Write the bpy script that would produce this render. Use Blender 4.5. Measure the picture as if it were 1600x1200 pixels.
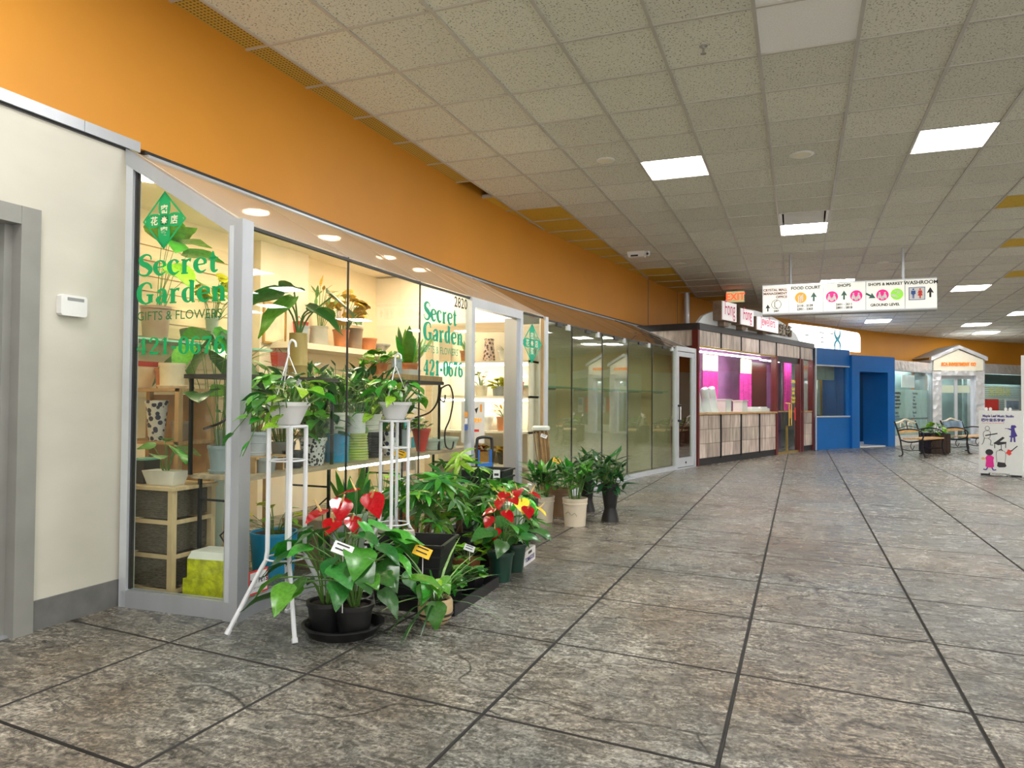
import bpy, bmesh, math, random
from mathutils import Vector, Matrix
for o in list(bpy.data.objects): bpy.data.objects.remove(o)
SC = bpy.context.scene; COL = SC.collection
R = math.radians; PI = math.pi
random.seed(7)

# ------------------------------------------------------------------ camera, world, exposure
cam_d = bpy.data.cameras.new('camera'); cam = bpy.data.objects.new('camera', cam_d); COL.objects.link(cam)
cam_d.sensor_width = 36.0; cam_d.lens = 1147.0/1600*36; cam_d.clip_start = .05; cam_d.clip_end = 200
YAW, PITCH, ROLL = R(21.417), R(1.241), .007
_fw = Vector((-math.sin(YAW)*math.cos(PITCH), math.cos(YAW)*math.cos(PITCH), math.sin(PITCH)))
_rt = Vector((math.cos(YAW), math.sin(YAW), 0)); _up = _rt.cross(_fw)
_rt, _up = _rt*math.cos(ROLL)+_up*math.sin(ROLL), _up*math.cos(ROLL)-_rt*math.sin(ROLL)
_m = Matrix((_rt, _up, -_fw)).transposed().to_4x4(); _m.translation = (0, 0, 1.18)
cam.matrix_world = _m
SC.camera = cam
W = bpy.data.worlds.new('mall_ambient'); SC.world = W; W.use_nodes = True
W.node_tree.nodes['Background'].inputs[0].default_value = (1.0, .97, .92, 1)
W.node_tree.nodes['Background'].inputs[1].default_value = 1.3
SC.view_settings.view_transform = 'Standard'; SC.view_settings.look = 'None'
SC.view_settings.gamma = 1; SC.view_settings.use_curve_mapping = False
SC.view_settings.exposure = 0.72
PANEL_EMIT = 24.0      # ceiling LED panels
SHOP_EMIT = 95.0       # warm lamps in the flower shop

# ------------------------------------------------------------------ materials
MATS = {}
def mat(name, col=(.5,.5,.5), rough=.5, metal=0., var=.08, scale=8., bump=0., emit=0., spec=.5, bscale=None, wob=False, stretch=None, col2=None, trans=0., objrand=0.):
    if name in MATS: return MATS[name]
    m = bpy.data.materials.new(name); m.use_nodes = True; nt = m.node_tree; N = nt.nodes; L = nt.links
    b = N['Principled BSDF']
    b.inputs['Roughness'].default_value = rough; b.inputs['Metallic'].default_value = metal
    b.inputs['Specular IOR Level'].default_value = spec
    tc = N.new('ShaderNodeTexCoord'); src = tc.outputs['Object']
    if wob:
        g = N.new('ShaderNodeNewGeometry'); src = g.outputs['Position']
    if stretch:
        mp = N.new('ShaderNodeMapping'); mp.inputs['Scale'].default_value = stretch; L.new(src, mp.inputs['Vector']); src = mp.outputs['Vector']
    nz = N.new('ShaderNodeTexNoise'); nz.inputs['Scale'].default_value = scale; nz.inputs['Detail'].default_value = 4
    L.new(src, nz.inputs['Vector'])
    cr = N.new('ShaderNodeValToRGB')
    c2 = col2 or tuple(min(1, c*(1+var)) for c in col); c1 = col if col2 else tuple(c*(1-var) for c in col)
    cr.color_ramp.elements[0].color = (*c1, 1); cr.color_ramp.elements[1].color = (*c2, 1)
    cr.color_ramp.elements[0].position = .33; cr.color_ramp.elements[1].position = .67
    L.new(nz.outputs['Fac'], cr.inputs['Fac'])
    out = cr.outputs['Color']
    if objrand:
        oi = N.new('ShaderNodeObjectInfo'); hs = N.new('ShaderNodeHueSaturation')
        mr = N.new('ShaderNodeMapRange'); mr.inputs[3].default_value = 1-objrand; mr.inputs[4].default_value = 1+objrand
        L.new(oi.outputs['Random'], mr.inputs[0]); L.new(mr.outputs[0], hs.inputs['Value'])
        mh = N.new('ShaderNodeMapRange'); mh.inputs[3].default_value = .5-objrand*.06; mh.inputs[4].default_value = .5+objrand*.06
        mul = N.new('ShaderNodeMath'); mul.operation = 'MULTIPLY'; mul.inputs[1].default_value = 7.13
        fr = N.new('ShaderNodeMath'); fr.operation = 'FRACT'
        L.new(oi.outputs['Random'], mul.inputs[0]); L.new(mul.outputs[0], fr.inputs[0]); L.new(fr.outputs[0], mh.inputs[0]); L.new(mh.outputs[0], hs.inputs['Hue'])
        L.new(out, hs.inputs['Color']); out = hs.outputs['Color']
    L.new(out, b.inputs['Base Color'])
    if bump:
        nb = N.new('ShaderNodeTexNoise'); nb.inputs['Scale'].default_value = bscale or scale*3; nb.inputs['Detail'].default_value = 5
        L.new(src, nb.inputs['Vector'])
        bp = N.new('ShaderNodeBump'); bp.inputs['Strength'].default_value = bump; bp.inputs['Distance'].default_value = .01
        L.new(nb.outputs['Fac'], bp.inputs['Height']); L.new(bp.outputs['Normal'], b.inputs['Normal'])
    if emit:
        L.new(out, b.inputs['Emission Color']); b.inputs['Emission Strength'].default_value = emit
    if trans:
        o = N['Material Output']; tl = N.new('ShaderNodeBsdfTranslucent'); mx = N.new('ShaderNodeMixShader'); mx.inputs[0].default_value = trans
        L.new(out, tl.inputs['Color']); L.new(b.outputs[0], mx.inputs[1]); L.new(tl.outputs[0], mx.inputs[2]); L.new(mx.outputs[0], o.inputs['Surface'])
    MATS[name] = m; return m

def glass_mat(name, tint=(1,1,1), ior=1.5, film=0., filmcol=(.8,.75,.65), rough=0.0, boost=1.0):
    """thin architectural glass: clear transmission, fresnel mirror, optional matt film; wear from noise"""
    m = bpy.data.materials.new(name); m.use_nodes = True; nt = m.node_tree; N = nt.nodes; L = nt.links
    N.remove(N['Principled BSDF']); o = N['Material Output']
    tr = N.new('ShaderNodeBsdfTransparent'); tr.inputs[0].default_value = (*tint, 1)
    gl = N.new('ShaderNodeBsdfGlossy'); gl.inputs['Roughness'].default_value = rough
    F0 = ((ior-1)/(ior+1))**2*boost          # Schlick mirror, the same from either side of the sheet
    g0 = N.new('ShaderNodeNewGeometry'); dt = N.new('ShaderNodeVectorMath'); dt.operation = 'DOT_PRODUCT'; L.new(g0.outputs['Incoming'], dt.inputs[0]); L.new(g0.outputs['Normal'], dt.inputs[1])
    def mth(op, a, b=None, c=None):
        n = N.new('ShaderNodeMath'); n.operation = op
        for i, v in enumerate((a, b, c)):
            if v is None: continue
            if isinstance(v, (int, float)): n.inputs[i].default_value = v
            else: L.new(v, n.inputs[i])
        return n.outputs[0]
    k5 = mth('POWER', mth('SUBTRACT', 1., mth('ABSOLUTE', dt.outputs['Value'])), 5.)
    class _o: outputs = [mth('MULTIPLY_ADD', k5, 1-F0, F0)]
    ml = _o
    base = tr.outputs[0]
    if film:
        df = N.new('ShaderNodeBsdfDiffuse'); tl = N.new('ShaderNodeBsdfTranslucent')
        nz = N.new('ShaderNodeTexNoise'); nz.inputs['Scale'].default_value = 1.5
        g = N.new('ShaderNodeNewGeometry'); L.new(g.outputs['Position'], nz.inputs['Vector'])
        cr = N.new('ShaderNodeValToRGB')
        cr.color_ramp.elements[0].color = (*[c*.85 for c in filmcol], 1); cr.color_ramp.elements[1].color = (*filmcol, 1)
        L.new(nz.outputs['Fac'], cr.inputs[0]); L.new(cr.outputs[0], df.inputs[0]); L.new(cr.outputs[0], tl.inputs[0])
        a = N.new('ShaderNodeMixShader'); a.inputs[0].default_value = .45; L.new(df.outputs[0], a.inputs[1]); L.new(tl.outputs[0], a.inputs[2])
        mx = N.new('ShaderNodeMixShader'); mx.inputs[0].default_value = film; L.new(base, mx.inputs[1]); L.new(a.outputs[0], mx.inputs[2]); base = mx.outputs[0]
    mx = N.new('ShaderNodeMixShader'); L.new(ml.outputs[0], mx.inputs[0]); L.new(base, mx.inputs[1]); L.new(gl.outputs[0], mx.inputs[2])
    L.new(mx.outputs[0], o.inputs['Surface'])
    MATS[name] = m; return m

# ------------------------------------------------------------------ mesh helpers
class MB:
    def __init__(s): s.v = []; s.f = []
    def add(s, vs, fs):
        k = len(s.v); s.v += [tuple(p) for p in vs]; s.f += [tuple(i+k for i in q) for q in fs]; return s
    def box(s, x0, x1, y0, y1, z0, z1):
        return s.add([(x0,y0,z0),(x1,y0,z0),(x1,y1,z0),(x0,y1,z0),(x0,y0,z1),(x1,y0,z1),(x1,y1,z1),(x0,y1,z1)],
                     [(3,2,1,0),(4,5,6,7),(0,1,5,4),(1,2,6,5),(2,3,7,6),(3,0,4,7)])
    def bar(s, p, q, w, h=None, up=(0,0,1)):
        p = Vector(p); q = Vector(q); d = (q-p).normalized(); u = Vector(up)
        if abs(d.dot(u)) > .98: u = Vector((1,0,0))
        a = d.cross(u).normalized(); b = a.cross(d).normalized(); h = h or w; a = a*w/2; b = b*h/2
        return s.add([p-a-b,p+a-b,p+a+b,p-a+b,q-a-b,q+a-b,q+a+b,q-a+b],[(0,1,2,3),(7,6,5,4),(0,4,5,1),(1,5,6,2),(2,6,7,3),(3,7,4,0)])
    def tube(s, pts, r, n=8, cap=True, closed=False):
        P = [Vector(p) for p in pts]; m = len(P); rs = r if isinstance(r, (list, tuple)) else [r]*m
        k = len(s.v); prev = None
        for i, p in enumerate(P):
            if closed: d = P[(i+1) % m]-P[i-1]
            else: d = P[min(i+1, m-1)]-P[max(i-1, 0)]
            d.normalize()
            if prev is None:
                u = Vector((0,0,1)) if abs(d.z) < .9 else Vector((1,0,0)); a = d.cross(u).normalized()
            else:
                a = prev-d*prev.dot(d); a.normalize()
            prev = a; b = d.cross(a)
            for j in range(n):
                t = 2*PI*j/n; s.v.append(tuple(p+(a*math.cos(t)+b*math.sin(t))*rs[i]))
        for i in range(m if closed else m-1):
            i2 = (i+1) % m
            for j in range(n):
                s.f.append((k+i*n+j, k+i*n+(j+1) % n, k+i2*n+(j+1) % n, k+i2*n+j))
        if cap and not closed:
            s.f.append(tuple(k+j for j in range(n))[::-1]); s.f.append(tuple(k+(m-1)*n+j for j in range(n)))
        return s
    def lathe(s, prof, n=18, c=(0,0,0), sq=None):
        k = len(s.v); m = len(prof)
        for (r, z) in prof:
            for j in range(n):
                t = 2*PI*j/n; s.v.append((c[0]+r*math.cos(t), c[1]+r*math.sin(t), c[2]+z))
        for i in range(m-1):
            for j in range(n):
                s.f.append((k+i*n+j, k+i*n+(j+1) % n, k+(i+1)*n+(j+1) % n, k+(i+1)*n+j))
        s.f.append(tuple(k+j for j in range(n))[::-1]); s.f.append(tuple(k+(m-1)*n+j for j in range(n)))
        return s
    def frustum(s, cx, cy, z0, z1, a0, b0, a1, b1):
        return s.add([(cx-a0,cy-b0,z0),(cx+a0,cy-b0,z0),(cx+a0,cy+b0,z0),(cx-a0,cy+b0,z0),(cx-a1,cy-b1,z1),(cx+a1,cy-b1,z1),(cx+a1,cy+b1,z1),(cx-a1,cy+b1,z1)],
                     [(3,2,1,0),(4,5,6,7),(0,1,5,4),(1,2,6,5),(2,3,7,6),(3,0,4,7)])
    def prism(s, poly, z0, z1):
        n = len(poly); zz0 = z0 if callable(z0) else (lambda x, y: z0); zz1 = z1 if callable(z1) else (lambda x, y: z1)
        vs = [(x, y, zz0(x, y)) for x, y in poly]+[(x, y, zz1(x, y)) for x, y in poly]
        return s.add(vs, [tuple(range(n))[::-1], tuple(range(n, 2*n))]+[(i, (i+1) % n, n+(i+1) % n, n+i) for i in range(n)])
    def xz(s, poly, y0, y1):         # polygon in x,z extruded along y (y0 = corridor side)
        n = len(poly); vs = [(x, y0, z) for x, z in poly]+[(x, y1, z) for x, z in poly]
        return s.add(vs, [tuple(range(n)), tuple(range(n, 2*n))[::-1]]+[((i+1) % n, i, n+i, n+(i+1) % n) for i in range(n)])
    def slab(s, quad, t):            # quad of 3-D points thickened along its normal
        P = [Vector(p) for p in quad]; nrm = (P[1]-P[0]).cross(P[2]-P[0]).normalized()*t; n = len(P)
        return s.add(P+[p+nrm for p in P], [tuple(range(n))[::-1], tuple(range(n, 2*n))]+[(i, (i+1) % n, n+(i+1) % n, n+i) for i in range(n)])
    def disc(s, cx, cz, rx, rz, y0, y1, n=20, a0=0):
        return s.xz([(cx+rx*math.cos(a0+2*PI*i/n), cz+rz*math.sin(a0+2*PI*i/n)) for i in range(n)], y0, y1)
    def mesh(s, name, m=None, smooth=False):
        me = bpy.data.meshes.new(name); me.from_pydata(s.v, [], s.f)
        if m: me.materials.append(MATS[m] if isinstance(m, str) else m)
        if smooth:
            me.polygons.foreach_set('use_smooth', [True]*len(me.polygons))
            try: me.set_sharp_from_angle(angle=R(40))
            except Exception: pass
        me.update(); return me
    def build(s, name, m, parent=None, loc=None, rz=0, smooth=False, kind=None):
        return link(name, s.mesh(name, m, smooth), parent, loc, rz, kind)
def link(name, me, parent=None, loc=None, rz=0, kind=None):
    o = bpy.data.objects.new(name, me); COL.objects.link(o)
    if parent: o.parent = parent
    if loc is not None: o.location = loc
    if rz: o.rotation_euler = (0, 0, rz)
    if kind: o['kind'] = kind
    return o
def tag(o, label, cat, group=None):
    o['label'] = label; o['category'] = cat
    if group: o['group'] = group
    return o
def thing(name, label, cat, loc=(0,0,0), rz=0, group=None):
    o = bpy.data.objects.new(name, None); COL.objects.link(o); o.location = loc; o.rotation_euler = (0,0,rz); o.empty_display_size = .05
    return tag(o, label, cat, group)
def struct(name, loc=(0,0,0), rz=0):
    o = bpy.data.objects.new(name, None); COL.objects.link(o); o.location = loc; o.rotation_euler = (0,0,rz); o['kind'] = 'structure'; o.empty_display_size = .05; return o
def frame(P, Q):     # local x runs P->Q, local -y faces the corridor
    a = math.atan2(Q[1]-P[1], Q[0]-P[0]); return (P[0], P[1], 0), a, math.hypot(Q[0]-P[0], Q[1]-P[1])
def copy_tree(root, loc, rz=None, label=None, group=None, scale=None):
    r = root.copy(); COL.objects.link(r); r.location = loc
    if rz is not None: r.rotation_euler = (0,0,rz)
    if scale: r.scale = (scale,)*3
    if label: r['label'] = label
    if group: r['group'] = group
    for ch in list(root.children):
        c = ch.copy(); COL.objects.link(c); c.parent = r
        for g in ch.children:
            d = g.copy(); COL.objects.link(d); d.parent = c
    return r
def tmesh(s, size, align='CENTER', offset=0., ext=0.0, sx=1., spacing=1.):
    """text as a mesh lying in local x,z, reading from the corridor side (-y)"""
    c = bpy.data.curves.new('text', 'FONT'); c.body = s; c.size = size; c.align_x = align; c.offset = offset; c.extrude = ext; c.space_character = spacing
    c.resolution_u = 3
    o = bpy.data.objects.new('text', c); COL.objects.link(o)
    me = bpy.data.meshes.new_from_object(o.evaluated_get(bpy.context.evaluated_depsgraph_get()))
    bpy.data.objects.remove(o); bpy.data.curves.remove(c)
    for v in me.vertices: x, y, z = v.co; v.co = (x*sx, -z, y)
    return me
def text(name, s, size, m, parent, x, y, z, **k):
    me = tmesh(s, size, **k); me.materials.clear(); me.materials.append(MATS[m]); return link(name, me, parent, (x, y, z))

# ------------------------------------------------------------------ bold serif lettering (drawn strokes: x, z, width)
GL = {
'S': [[(.60,.74,.05),(.56,.90,.06),(.36,.97,.08),(.14,.82,.16),(.20,.60,.2),(.44,.46,.22),(.58,.27,.18),(.44,.06,.1),(.24,.03,.07),(.08,.12,.06),(.05,.30,.05)]],
'e': [[(.12,.36,.06),(.50,.40,.06)],[(.50,.40,.12),(.48,.56,.12),(.30,.66,.06),(.12,.52,.16),(.10,.30,.19),(.20,.10,.14),(.36,.04,.09),(.54,.14,.04)]],
'c': [[(.48,.52,.13),(.40,.62,.09),(.28,.66,.06),(.12,.52,.16),(.1,.3,.19),(.2,.1,.14),(.36,.04,.09),(.52,.14,.04)]],
'r': [[(.16,.03,.17),(.16,.64,.17)],[(.02,.03,.06),(.32,.03,.06)],[(.02,.63,.06),(.16,.63,.06)],[(.2,.48,.05),(.32,.62,.08),(.44,.6,.14)]],
't': [[(.2,.92,.06),(.2,.62,.17),(.2,.18,.17),(.28,.05,.12),(.42,.1,.04)],[(.02,.62,.07),(.42,.62,.07)]],
'G': [[(.66,.70,.06),(.60,.90,.08),(.40,.97,.07),(.16,.80,.17),(.10,.5,.21),(.16,.2,.17),(.40,.03,.08),(.62,.12,.1)],[(.62,.08,.18),(.62,.42,.18)],[(.44,.42,.06),(.76,.42,.06)]],
'a': [[(.10,.50,.12),(.22,.63,.08),(.38,.6,.12),(.42,.44,.17),(.42,.12,.17),(.54,.05,.05)],[(.42,.38,.06),(.2,.32,.08),(.1,.18,.15),(.18,.05,.09),(.32,.08,.06),(.42,.18,.05)]],
'd': [[(.44,.98,.17),(.44,.05,.17)],[(.3,.97,.06),(.46,.97,.06)],[(.44,.03,.06),(.58,.03,.06)],[(.44,.56,.06),(.28,.66,.06),(.12,.52,.16),(.1,.32,.19),(.16,.12,.14),(.3,.04,.07),(.44,.14,.06)]],
'n': [[(.16,.03,.17),(.16,.64,.17)],[(.02,.03,.06),(.3,.03,.06)],[(.02,.63,.06),(.16,.63,.06)],[(.2,.5,.05),(.34,.65,.09),(.46,.52,.15),(.46,.03,.17)],[(.34,.03,.06),(.6,.03,.06)]],
'4': [[(.42,.0,.18),(.42,.95,.16)],[(.42,.95,.05),(.04,.32,.06)],[(.04,.28,.09),(.60,.28,.09)],[(.26,.03,.06),(.58,.03,.06)]],
'2': [[(.08,.72,.14),(.14,.9,.09),(.3,.97,.07),(.48,.84,.15),(.46,.62,.17),(.26,.34,.1),(.08,.1,.06)],[(.06,.08,.16),(.54,.08,.16)],[(.54,.06,.06),(.56,.26,.05)]],
'1': [[(.28,.03,.18),(.28,.97,.18)],[(.08,.8,.06),(.28,.92,.08)],[(.08,.03,.06),(.48,.03,.06)]],
'-': [[(.04,.38,.14),(.34,.38,.14)]],
'0': [[(.3,.97,.07),(.12,.8,.17),(.1,.5,.2),(.12,.2,.17),(.3,.03,.07),(.48,.2,.17),(.5,.5,.2),(.48,.8,.17),(.3,.97,.07)]],
'6': [[(.5,.84,.12),(.36,.97,.07),(.18,.84,.13),(.1,.5,.19),(.14,.18,.17),(.3,.03,.08),(.48,.16,.15),(.5,.34,.17),(.4,.54,.1),(.26,.54,.06),(.14,.4,.06)]],
'7': [[(.06,.9,.16),(.54,.9,.16)],[(.52,.88,.07),(.34,.5,.14),(.26,.03,.2)],[(.06,.9,.05),(.05,.7,.04)]],
}
def catmull(pts, n=6):
    if len(pts) < 3: return pts
    out = []; P = [pts[0]]+list(pts)+[pts[-1]]
    for i in range(1, len(P)-2):
        for k in range(n):
            t = k/n; a, b, c, d = P[i-1], P[i], P[i+1], P[i+2]
            out.append(tuple(.5*(2*b[j]+(c[j]-a[j])*t+(2*a[j]-5*b[j]+4*c[j]-d[j])*t*t+(3*b[j]-a[j]-3*c[j]+d[j])*t**3) for j in range(len(b))))
    return out+[pts[-1]]
def serif(name, s, width, height, m, parent, x, y, z, rise=0., bold=1.):
    """letters of given cap height fitted to a width, one mesh of a flat vinyl word"""
    adv = 0; segs = []
    for ch in s:
        mx = 0
        for st in GL[ch]:
            q = catmull(st); segs.append([(adv+a, b, w*bold) for a, b, w in q]); mx = max(mx, max(a+w*.3 for a, b, w in q))
        adv += mx+.07
    k = width/adv; mb = MB()
    for q in segs:
        L = []; Rr = []
        for i in range(len(q)):
            a = q[max(i-1, 0)]; b = q[min(i+1, len(q)-1)]; dx, dz = (b[0]-a[0]), (b[1]-a[1]); l = math.hypot(dx, dz) or 1
            nx, nz = -dz/l, dx/l; X, Z, w = q[i]
            L.append((X+nx*w/2, Z+nz*w/2)); Rr.append((X-nx*w/2, Z-nz*w/2))
        for i in range(len(q)-1):
            pts = [L[i], Rr[i], Rr[i+1], L[i+1]]
            mb.add([(p[0]*k, 0, p[1]*height+rise*p[0]*k) for p in pts], [(0,1,2,3)])
    return mb.build(name, m, parent, (x, y, z))
# ------------------------------------------------------------------ palette
mat('orange_paint', (.64,.27,.020), .5, var=.05, scale=.7, bump=.05, bscale=60, wob=True)
mat('cream_wall', (.60,.58,.50), .6, var=.05, scale=1.4, wob=True, stretch=(1,1,2.5), bump=.04, bscale=90)
mat('shop_wall', (.86,.72,.50), .7, var=.04, scale=2, wob=True)
mat('shop_wall_pale', (.90,.80,.66), .7, var=.04, scale=2, wob=True)
mat('slat_cream', (.84,.66,.42), .5, var=.06, scale=4, stretch=(1,1,8))
mat('aluminium', (.50,.53,.57), .38, metal=.55, var=.05, scale=6, stretch=(1,1,.1))
mat('aluminium_light', (.66,.70,.75), .35, metal=.4, var=.04, scale=6)
mat('frame_grey', (.30,.30,.28), .45, metal=.2, var=.06, scale=5)
mat('door_grey', (.42,.42,.39), .5, var=.05, scale=3)
mat('base_grey', (.16,.16,.155), .5, var=.15, scale=9, bump=.1)
mat('black_trim', (.02,.02,.022), .4, var=.2)
mat('dark_seal', (.035,.035,.035), .5, var=.2)
mat('wood_warm', (.50,.31,.14), .5, var=.2, scale=5, stretch=(1,8,1), bump=.1)
mat('wood_pale', (.62,.46,.26), .5, var=.15, scale=6, stretch=(1,6,1))
mat('t_bar', (.56,.54,.49), .4, metal=.2, var=.05)
mat('void_dark', (.03,.022,.014), .9, var=.2)
mat('white_plastic', (.80,.80,.79), .35, var=.03)
mat('white_tile', (.95,.95,.96), .8, var=.06, scale=80)
mat('steel', (.6,.6,.6), .25, metal=1., var=.05)
mat('led_panel', (1.,.985,.96), .5, var=.0, emit=PANEL_EMIT)
mat('led_white', (1.,.98,.94), .5, var=.0, emit=22.)
glass_mat('shop_glass', (.96,.985,.96), 1.45, boost=.9)
glass_mat('empty_shop_glass', (.88,.91,.82), 1.6, boost=3.6)
glass_mat('clear_glass', (.93,.97,.96), 1.45)
glass_mat('dark_glass', (.75,.85,.85), 1.55, boost=1.2)
glass_mat('roof_glass', (.97,.95,.9), 1.4, film=.75, filmcol=(1.,.95,.87), rough=.08)
glass_mat('roof_glass_brown', (.8,.75,.65), 1.5, film=.75, filmcol=(.42,.34,.25), rough=.05, boost=1.2)

def floor_material():
    m = bpy.data.materials.new('stamped_slate'); m.use_nodes = True; nt = m.node_tree; N = nt.nodes; L = nt.links; b = N['Principled BSDF']
    g = N.new('ShaderNodeNewGeometry'); P = g.outputs['Position']
    def noise(sc, det=6, dist=0., vec=None, rough=.6):
        n = N.new('ShaderNodeTexNoise'); n.inputs['Scale'].default_value = sc; n.inputs['Detail'].default_value = det; n.inputs['Distortion'].default_value = dist; n.inputs['Roughness'].default_value = rough
        L.new(vec or P, n.inputs['Vector']); return n.outputs['Fac']
    def ramp(fac, stops):
        r = N.new('ShaderNodeValToRGB'); e = r.color_ramp.elements
        e[0].position, e[0].color = stops[0][0], (*stops[0][1], 1); e[1].position, e[1].color = stops[-1][0], (*stops[-1][1], 1)
        for p, c in stops[1:-1]:
            x = e.new(p); x.color = (*c, 1)
        L.new(fac, r.inputs[0]); return r.outputs[0]
    def mix(kind, f, a, bb):
        x = N.new('ShaderNodeMix'); x.data_type = 'RGBA'; x.blend_type = kind
        if isinstance(f, float): x.inputs[0].default_value = f
        else: L.new(f, x.inputs[0])
        L.new(a, x.inputs[6]); L.new(bb, x.inputs[7]); return x.outputs[2]
    base = ramp(noise(.9, 8, .8, None, .65), [(.32,(.058,.062,.053)),(.5,(.150,.154,.138)),(.68,(.28,.285,.26))])
    rust = ramp(noise(.45, 5, .4), [(.42,(.17,.165,.15)),(.58,(.25,.16,.085)),(.72,(.28,.17,.09))])
    c = mix('MIX', .34, base, rust)
    mp = N.new('ShaderNodeMapping'); mp.inputs['Scale'].default_value = (1.0, 2.1, 1); mp.inputs['Rotation'].default_value = (0, 0, .5); L.new(P, mp.inputs['Vector'])
    fine = ramp(noise(7, 12, 1.6, mp.outputs[0], .78), [(.36,(.02,.02,.02)),(.5,(.5,.5,.5)),(.62,(1,1,1))])
    c = mix('OVERLAY', .9, c, fine)
    grit = ramp(noise(55, 5, .4, None, .7), [(.36,(.08,.08,.08)),(.5,(.5,.5,.5)),(.62,(.95,.95,.95))])
    c = mix('OVERLAY', .75, c, grit)
    # stamped fracture lines
    ns = N.new('ShaderNodeTexNoise'); ns.inputs['Scale'].default_value = 1.3; ns.inputs['Detail'].default_value = 3; L.new(P, ns.inputs['Vector'])
    va = N.new('ShaderNodeVectorMath'); va.operation = 'MULTIPLY_ADD'; va.inputs[1].default_value = (.75,.75,.75); L.new(ns.outputs['Color'], va.inputs[0])
    ms = N.new('ShaderNodeMapping'); ms.inputs['Scale'].default_value = (.55, 1.25, 1); L.new(P, ms.inputs['Vector']); L.new(ms.outputs[0], va.inputs[2])
    vo = N.new('ShaderNodeTexVoronoi'); vo.feature = 'DISTANCE_TO_EDGE'; vo.inputs['Scale'].default_value = .8; L.new(va.outputs[0], vo.inputs['Vector'])
    crack = ramp(vo.outputs['Distance'], [(0.,(.0,.0,.0)),(.009,(1,1,1))])
    gate = ramp(noise(1.7, 2), [(.48,(0,0,0)),(.56,(1,1,1))])
    crack = mix('LIGHTEN', 1., crack, gate)
    c = mix('MULTIPLY', .8, c, crack)
    L.new(c, b.inputs['Base Color'])
    rr = ramp(noise(9, 6, .5), [(.3,(.13,.13,.13)),(.7,(.34,.34,.34))]); L.new(rr, b.inputs['Roughness'])
    b.inputs['Specular IOR Level'].default_value = .55
    h1 = noise(9, 12, 1.8, mp.outputs[0], .75); h0 = noise(2.5, 6, 1., P, .6)
    ma = N.new('ShaderNodeMath'); ma.operation = 'MULTIPLY_ADD'; ma.inputs[1].default_value = 1.8; L.new(h0, ma.inputs[0]); L.new(h1, ma.inputs[2])
    mc = N.new('ShaderNodeMath'); mc.operation = 'MULTIPLY_ADD'; mc.inputs[1].default_value = .8; L.new(crack, mc.inputs[0]); L.new(ma.outputs[0], mc.inputs[2])
    bp = N.new('ShaderNodeBump'); bp.inputs['Strength'].default_value = .7; bp.inputs['Distance'].default_value = .013
    L.new(mc.outputs[0], bp.inputs['Height']); L.new(bp.outputs[0], b.inputs['Normal'])
    MATS['stamped_slate'] = m
floor_material()
mat('grout', (.035,.033,.03), .8, var=.2)
def tile_material(name, col, dot, scale, thr, holes=False):
    m = bpy.data.materials.new(name); m.use_nodes = True; nt = m.node_tree; N = nt.nodes; L = nt.links; b = N['Principled BSDF']
    g = N.new('ShaderNodeNewGeometry')
    if holes:
        v = N.new('ShaderNodeTexVoronoi'); v.inputs['Scale'].default_value = scale; v.inputs['Randomness'].default_value = 0.; L.new(g.outputs['Position'], v.inputs['Vector']); f = v.outputs['Distance']
    else:
        v = N.new('ShaderNodeTexNoise'); v.inputs['Scale'].default_value = scale; v.inputs['Detail'].default_value = 3; L.new(g.outputs['Position'], v.inputs['Vector']); f = v.outputs['Fac']
    r = N.new('ShaderNodeValToRGB'); r.color_ramp.elements[0].position = thr[0]; r.color_ramp.elements[1].position = thr[1]
    r.color_ramp.elements[0].color = (*dot, 1); r.color_ramp.elements[1].color = (*col, 1); L.new(f, r.inputs[0])
    oi = N.new('ShaderNodeObjectInfo'); hs = N.new('ShaderNodeHueSaturation'); mr = N.new('ShaderNodeMapRange'); mr.inputs[3].default_value = .93; mr.inputs[4].default_value = 1.05
    L.new(oi.outputs['Random'], mr.inputs[0]); L.new(mr.outputs[0], hs.inputs['Value']); L.new(r.outputs[0], hs.inputs['Color']); L.new(hs.outputs[0], b.inputs['Base Color'])
    b.inputs['Roughness'].default_value = .85
    bp = N.new('ShaderNodeBump'); bp.inputs['Strength'].default_value = .3; bp.inputs['Distance'].default_value = .004; L.new(f, bp.inputs['Height']); L.new(bp.outputs[0], b.inputs['Normal'])
    MATS[name] = m
tile_material('acoustic_tile', (.77,.765,.67), (.25,.235,.19), 75, (.33,.43))
tile_material('yellow_vent', (.62,.42,.07), (.13,.08,.015), 34, (.2,.4), True)
tile_material('yellow_tile', (.72,.48,.05), (.52,.33,.03), 60, (.3,.45))

# ------------------------------------------------------------------ plan curves
WP = [(-3.64,-5.),(-3.64,7.0),(-3.60,8.3),(-3.53,9.2),(-3.42,10.3),(-3.26,11.6),(-2.98,13.6),(-2.68,15.3),(-2.4,16.4),(-1.9,17.9),(-1.0,20.0),(.3,22.0),(2.,24.3),(4.5,26.9),(7.5,29.2),(11.,31.3)]
def wx(y):
    for (a, b), (c, d) in zip(WP, WP[1:]):
        if b <= y <= d: return a+(c-a)*(y-b)/(d-b)
    return WP[0][0] if y < 0 else WP[-1][0]
CZ = 3.643
def cz(y): return CZ if y < 13.35 else CZ-.031*(y-13.35)
A, B, C, D, E_, F_ = (-2.80,3.13),(-2.83,4.18),(-2.85,5.22),(-2.83,6.15),(-2.77,7.25),(-2.70,7.85)
G = [F_,(-2.62,8.70),(-2.52,9.80),(-2.40,10.85),(-2.22,11.85),(-2.00,12.80),(-1.79,13.60)]

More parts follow.
